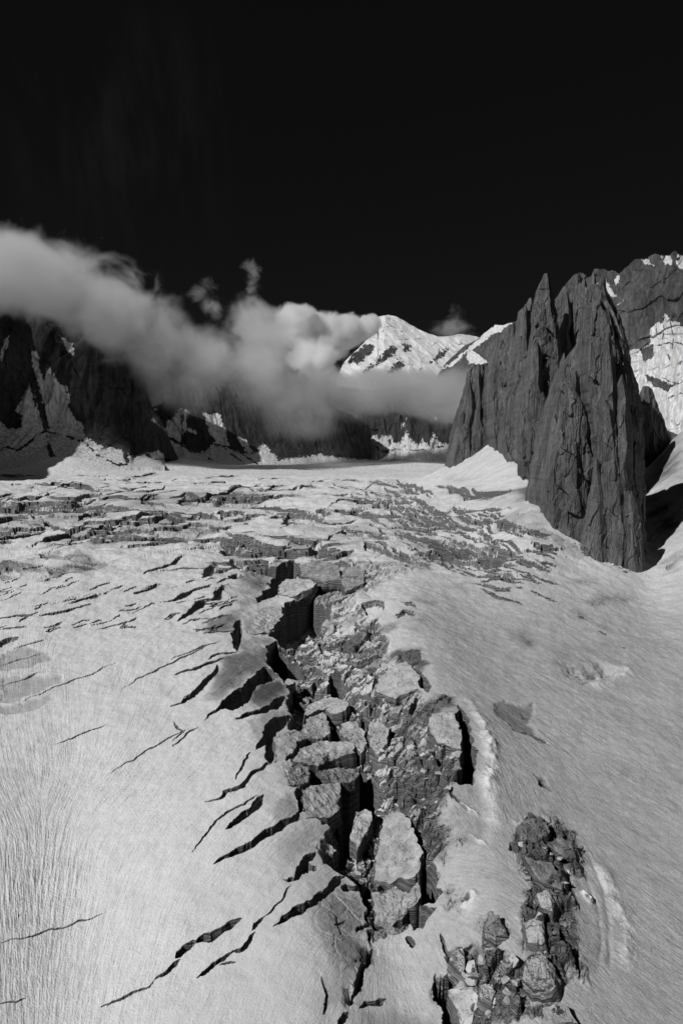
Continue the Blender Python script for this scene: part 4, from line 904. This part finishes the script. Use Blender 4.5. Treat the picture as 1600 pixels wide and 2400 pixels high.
def wall_part():
    top = S('A2', '492,1060 498,1035 525,900 548,800 572,700 590,615 620,590 682,590 692,640 702,600 742,520 782,430 830,425 842,400 875,380 900,420 925,400 955,400 978,420 1000,430 1015,330 1060,230 1090,200 1120,220 1150,240 1170,220 1200,250 1235,310 1262,370 1285,440 1300,560 1312,700 1322,900 1330,1150')
    o = curtain('rock_face', top, P_('1040,1130 1250,1200 1515,1420'), np.array([[1050, 1680], [1130, 1600], [1220, 1500], [1300, 1330], [1400, 1160], [1515, 1060]]), M_ROCK, None, None, nu=620, nv=620, lean=.22, relief=(34, 20, 9), rs=(120, 50, 20), jag=3, seed=71, vs=.28, diag=-.1, back=160)
    o.parent = MASSIF; o.matrix_parent_inverse.translation = (-300, -950, 100)
wall_part()
pinn([(572, 618, 650, 682), (600, 590, 650, 690), (650, 580, 645, 695), (700, 572, 640, 705), (800, 548, 640, 745), (900, 525, 630, 760), (1000, 503, 620, 740), (1035, 496, 610, 720), (1080, 490, 600, 700)], 1560, name='buttress', seed=51, depth=.8, rs=1.8)
pinn([(540, 730, 745, 760), (600, 700, 745, 800), (700, 670, 740, 850), (800, 650, 740, 880), (900, 620, 740, 880), (960, 600, 740, 900)], 1520, name='buttress', seed=52)
pinn([(385, 775, 805, 840), (450, 738, 790, 850), (520, 716, 780, 870), (600, 700, 770, 880), (700, 690, 760, 880), (850, 690, 780, 900), (960, 700, 790, 920)], 1420, seed=53, rs=1.8)
pinn([(262, 873, 880, 888), (290, 862, 880, 895), (310, 835, 872, 900), (380, 830, 870, 910), (500, 815, 860, 930), (700, 785, 850, 940), (900, 740, 840, 960), (980, 740, 840, 960)], 1350, seed=54, rs=2.4)
pinn([(145, 947, 956, 964), (165, 938, 960, 968), (200, 920, 962, 976), (240, 908, 966, 986), (300, 900, 970, 1000), (400, 886, 985, 1010), (500, 872, 1000, 1018), (600, 850, 1003, 1030), (700, 832, 1010, 1080), (850, 822, 1010, 1100), (1000, 816, 1000, 1100), (1060, 845, 1000, 1100)], 1240, seed=55, blk=1.1, rs=2.8)
pinn([(152, 1083, 1092, 1106), (180, 1058, 1092, 1122), (220, 1045, 1090, 1130), (260, 1008, 1085, 1150), (350, 998, 1080, 1200), (500, 1000, 1090, 1230), (650, 1000, 1090, 1240), (800, 990, 1090, 1240)], 1330, seed=56, rs=1.6)
pinn([(200, 1150, 1180, 1210), (240, 1130, 1190, 1240), (330, 1120, 1200, 1290), (500, 1110, 1200, 1330), (700, 1100, 1200, 1340)], 1300, seed=57)
pinn([(430, 1120, 1130, 1142), (480, 1100, 1125, 1150), (560, 1050, 1100, 1165), (640, 1020, 1095, 1180), (720, 1000, 1095, 1210), (800, 985, 1095, 1230), (900, 968, 1090, 1240), (1000, 950, 1080, 1240), (1100, 930, 1070, 1230), (1180, 912, 1060, 1230), (1260, 905, 1060, 1240), (1500, 900, 1100, 1240)], 925, seed=58, nt=420, rs=1.5)
pinn([(262, 1190, 1205, 1225), (290, 1172, 1215, 1250), (330, 1160, 1230, 1275), (420, 1150, 1255, 1308), (500, 1140, 1280, 1332), (560, 1130, 1290, 1352), (650, 1130, 1298, 1382), (750, 1140, 1305, 1398), (850, 1160, 1310, 1402), (950, 1170, 1310, 1402), (1040, 1180, 1310, 1402), (1200, 1180, 1310, 1400), (1350, 1180, 1330, 1396), (1500, 1200, 1345, 1393), (1560, 1200, 1350, 1390)], 865, seed=59, nt=460, rs=2.8)
pinn([(735, 1214, 1224, 1238), (780, 1210, 1240, 1262), (850, 1204, 1250, 1275), (1000, 1192, 1265, 1300), (1100, 1190, 1270, 1310), (1200, 1186, 1280, 1330), (1300, 1160, 1290, 1350), (1400, 1130, 1290, 1378), (1480, 1120, 1290, 1386), (1560, 1120, 1300, 1388)], 832, seed=60, nt=420, rs=2.2)
pinn([(680, 1050, 1065, 1085), (760, 1030, 1090, 1130), (900, 1000, 1090, 1170), (1050, 975, 1090, 1190), (1200, 960, 1090, 1195), (1300, 955, 1100, 1195), (1520, 955, 1110, 1200)], 880, seed=61, nt=420)
pinn([(1010, 1170, 1178, 1185), (1060, 1165, 1180, 1192), (1200, 1150, 1190, 1215), (1400, 1110, 1190, 1230), (1480, 1110, 1190, 1240)], 832, seed=62)
pinn([(1160, 1318, 1330, 1345), (1230, 1308, 1340, 1365), (1320, 1296, 1345, 1380), (1450, 1290, 1350, 1388), (1560, 1290, 1355, 1388)], 830, seed=63)
# smaller needles and steps of the same rock
rp = random.Random(11)
for tx, ty, bl, br, yb, D in [(632, 572, 612, 650, 800, 1545), (668, 566, 650, 690, 760, 1550), (706, 556, 685, 730, 760, 1500), (752, 452, 728, 778, 700, 1440), (792, 380, 772, 822, 640, 1410), (848, 296, 832, 872, 560, 1345), (905, 470, 868, 945, 800, 1225),
        (860, 640, 815, 900, 960, 1235), (790, 700, 750, 830, 960, 1335), (930, 700, 880, 975, 1040, 1215), (1040, 230, 1010, 1062, 480, 1315), (1118, 172, 1095, 1146, 440, 1325), (1162, 150, 1142, 1190, 420, 1310), (1205, 158, 1180, 1236, 420, 1300),
        (1030, 520, 985, 1075, 1000, 965), (1085, 600, 1040, 1130, 1200, 905), (985, 800, 945, 1030, 1300, 905), (1140, 470, 1110, 1172, 900, 915), (1240, 420, 1205, 1280, 1000, 848), (1300, 620, 1262, 1340, 1150, 845), (590, 640, 560, 620, 900, 1535), (560, 790, 525, 600, 1060, 1530), (640, 760, 590, 690, 1050, 1520)]:
    h = yb - ty; w_ = br - bl; mx = (bl + br) / 2; rws = [(ty, tx - 2, tx, tx + 3)]
    for f in (.08, .2, .38, .6, .82, 1.0):
        g = min(1, .18 + f ** .7 * .9); cx_ = tx + (mx - tx) * f + rp.uniform(-.06, .06) * w_
        rws.append((ty + h * f, cx_ - w_ * .55 * g * rp.uniform(.85, 1.1), cx_ + w_ * rp.uniform(-.1, .25) * g, cx_ + w_ * .55 * g * rp.uniform(.85, 1.1)))
    pinn(rws, D, seed=100 + int(tx), ns=90, nt=190, rs=rp.uniform(1.6, 2.6), blk=.8)
RB = pillar([(672, 1402, 1412, 1425), (685, 1398, 1420, 1440), (715, 1390, 1420, 1450), (785, 1380, 1430, 1472), (825, 1375, 1430, 1490), (860, 1375, 1430, 1502), (912, 1380, 1430, 1518), (970, 1385, 1430, 1505), (1015, 1390, 1440, 1500), (1060, 1390, 1450, 1500), (1250, 1380, 1450, 1510)], 1500, name='rock_buttress', seed=66, mat=M_ROCK)
tag(RB, 'smaller dark rock buttress in the bright snow just right of the granite massif', 'rock buttress')
# ------------------------------------------------------------------ clouds: real volumes, thin at their edges
def cloud(name, parts, label, density=.004, nscale=1 / 420., erode=.75, seed=0, step=1.0, cut=.25, aniso=.0, col=.97, depth_noise=6, zr=None, top=1.15):
    E = []
    for px, py, d, rx, ry, rz in parts:
        a, y, z = ray(px, py); t = d / y
        E.append(((float(a * t), d, float(z * t)), (rx * d / FPX, rz, ry * d / FPX)))
    bm = bmesh.new()
    for c, r in E:
        res = bmesh.ops.create_icosphere(bm, subdivisions=3, radius=1)
        for v in res['verts']: v.co = Vector((v.co.x * r[0] * 1.08 + c[0], v.co.y * r[1] * 1.08 + c[1], v.co.z * r[2] * 1.08 + c[2]))
    me = bpy.data.meshes.new(name); bm.to_mesh(me); bm.free()
    o = bpy.data.objects.new(name, me); COL.objects.link(o)
    rm = o.modifiers.new('r', 'REMESH'); rm.mode = 'VOXEL'; rm.voxel_size = min(min(r) for c, r in E) * .28
    dg = bpy.context.evaluated_depsgraph_get(); dg.update()
    m2 = bpy.data.meshes.new_from_object(o.evaluated_get(dg)); o.modifiers.clear(); o.data = m2; m2.name = name
    m = bpy.data.materials.new(name + '_vapour'); m.use_nodes = True; t = NT(m.node_tree)
    P = t.n('ShaderNodeNewGeometry').outputs['Position']
    s = None
    for c, r in E:
        q = t.vec('MULTIPLY', t.vec('SUBTRACT', P, c), (1 / r[0], 1 / r[1], 1 / r[2]))
        f = t.math('MAXIMUM', t.math('SUBTRACT', 1.0, t.vec('DOT_PRODUCT', q, q)), 0.0)
        s = f if s is None else t.math('ADD', s, f)
    n = t.n('ShaderNodeTexNoise', {'Vector': t.vec('ADD', P, (seed * 777., 0, 0)), 'Scale': nscale, 'Detail': float(depth_noise), 'Roughness': .66, 'Distortion': .5}).outputs[0]
    v = t.math('SUBTRACT', t.math('MINIMUM', s, top), t.math('MULTIPLY', t.math('SUBTRACT', n, .36), erode * 3.6))
    dn = t.math('MULTIPLY', t.ramp(v, 0.0, cut), density)
    if zr: dn = t.math('MULTIPLY', dn, t.ramp(t.n('ShaderNodeSeparateXYZ', {0: P}).outputs[2], zr[0], zr[1], zr[2], 1.0))
    vol = t.n('ShaderNodeVolumePrincipled', {'Color': (col, col, col, 1), 'Density': dn, 'Anisotropy': aniso})
    t.n('ShaderNodeOutputMaterial', {1: vol.outputs[0]})
    m2.materials.clear(); m2.materials.append(m)
    m.cycles.volume_step_rate = step
    return tag(o, label, 'cloud')
cloud('cloud', [(-260, 640, 2500, 260, 150, 420), (-20, 640, 2550, 150, 135, 380), (90, 660, 2600, 140, 135, 380), (220, 700, 2650, 130, 140, 380), (330, 770, 2750, 120, 140, 400), (430, 850, 2850, 120, 130, 420), (540, 870, 3050, 130, 155, 420), (650, 900, 3200, 120, 150, 420), (700, 990, 3300, 95, 75, 350), (760, 940, 3400, 110, 100, 380),
      (420, 930, 3000, 100, 60, 300), (590, 740, 3300, 70, 60, 300), (640, 800, 3500, 110, 90, 350)],
      'long grey cloud bank draped over the left cliffs down to the snow basin', density=.012, erode=1.1, cut=.8, nscale=1 / 200., top=1.3, seed=1, col=.95, zr=(230, 850, .14))
cloud('cloud', [(690, 765, 5300, 75, 60, 380), (760, 790, 5400, 90, 65, 400), (830, 775, 5500, 60, 45, 350), (740, 840, 5200, 70, 55, 350), (870, 760, 5600, 30, 28, 250)],
      'bright puffy cloud at the left shoulder of the white snow peak', density=.03, erode=.75, cut=.4, nscale=1 / 280., seed=2, col=.99)
cloud('cloud', [(730, 925, 3450, 110, 85, 320), (830, 925, 3500, 120, 78, 320), (920, 915, 3550, 130, 68, 300), (1000, 918, 3500, 120, 72, 300), (1080, 925, 3300, 90, 84, 250), (1040, 960, 3500, 110, 50, 250)],
      'flat grey cloud bank lying across the foot of the snow peak, above the jagged ridge', density=.014, erode=.75, cut=.9, nscale=1 / 200., seed=3, col=.76, zr=(240, 520, .3))  # grey colour stands in for shade from the other clouds
cloud('cloud', [(590, 630, 3600, 30, 40, 100), (596, 670, 3600, 26, 36, 90), (585, 700, 3600, 26, 30, 90)], 'small lone wisp of cloud above the dip in the cloud bank', density=.006, erode=1.35, cut=1.0, nscale=1 / 75., seed=4)
cloud('cloud', [(478, 690, 3100, 42, 46, 120), (500, 730, 3100, 40, 30, 120)], 'ragged wisp curling off the top edge of the cloud bank', density=.007, erode=1.2, cut=1.0, nscale=1 / 85., seed=5)
cloud('cloud', [(1066, 745, 5200, 34, 50, 170), (1085, 780, 5200, 50, 32, 170), (1020, 775, 5200, 70, 26, 150)], 'thin wisp of cloud rising between the snow peak and the granite', density=.0035, erode=1.3, cut=1.0, nscale=1 / 130., seed=6)

# ------------------------------------------------------------------ light, sky, camera
el = math.asin(SUN.z); az = math.atan2(SUN.x, SUN.y)
ld = bpy.data.lights.new('sun', 'SUN'); ld.energy = 3.1; ld.angle = math.radians(.5); ld.color = (1, 1, 1)
lo = bpy.data.objects.new('sun', ld); COL.objects.link(lo); lo.rotation_euler = (-SUN).to_track_quat('-Z', 'Y').to_euler()
w = bpy.data.worlds.new('World'); SC.world = w; w.use_nodes = True; t = NT(w.node_tree)
sky = t.n('ShaderNodeTexSky', sky_type='NISHITA', sun_disc=False, sun_elevation=el, sun_rotation=az, altitude=3400, air_density=.6, dust_density=.05, ozone_density=2.0)
red = t.n('ShaderNodeSeparateColor', {0: sky.outputs[0]}).outputs[0]          # black-and-white film behind a red filter
red = t.math('POWER', t.math('MAXIMUM', red, .0001), .6)
# the faintest high cirrus
dirv = t.n('ShaderNodeTexCoord').outputs['Generated']
wn = t.noise(t.vec('MULTIPLY', dirv, (9., 2., 2.)), 2.2, 6, .6)
spot = t.ramp(t.vec('DISTANCE', dirv, (-.26, .88, .40)), .0, .20, 1.0, 0.0)
red = t.math('ADD', red, t.math('MULTIPLY', t.math('MULTIPLY', t.ramp(wn, .45, .75), spot), .8))
bg = t.n('ShaderNodeBackground', {'Color': t.grey(t.math('MULTIPLY', red, .065)), 'Strength': .1})
t.n('ShaderNodeOutputWorld', {0: bg.outputs[0]})
cd = bpy.data.cameras.new('camera'); co = bpy.data.objects.new('camera', cd); COL.objects.link(co)
cd.sensor_fit = 'VERTICAL'; cd.sensor_height = 36; cd.sensor_width = 24; cd.lens = 24; cd.clip_end = 40000; cd.clip_start = 1
co.location = (0, 0, 0); co.rotation_euler = (math.pi / 2 - PITCH, 0, 0); SC.camera = co
SC.view_settings.view_transform = 'Standard'; SC.view_settings.look = 'None'; SC.view_settings.exposure = 0; SC.view_settings.gamma = 1
SC.render.engine = 'CYCLES'
c = SC.cycles; c.use_denoising = True; c.max_bounces = 12; c.diffuse_bounces = 3; c.glossy_bounces = 1; c.transmission_bounces = 1; c.volume_bounces = 10; c.volume_step_rate = 1.0; c.volume_max_steps = 128
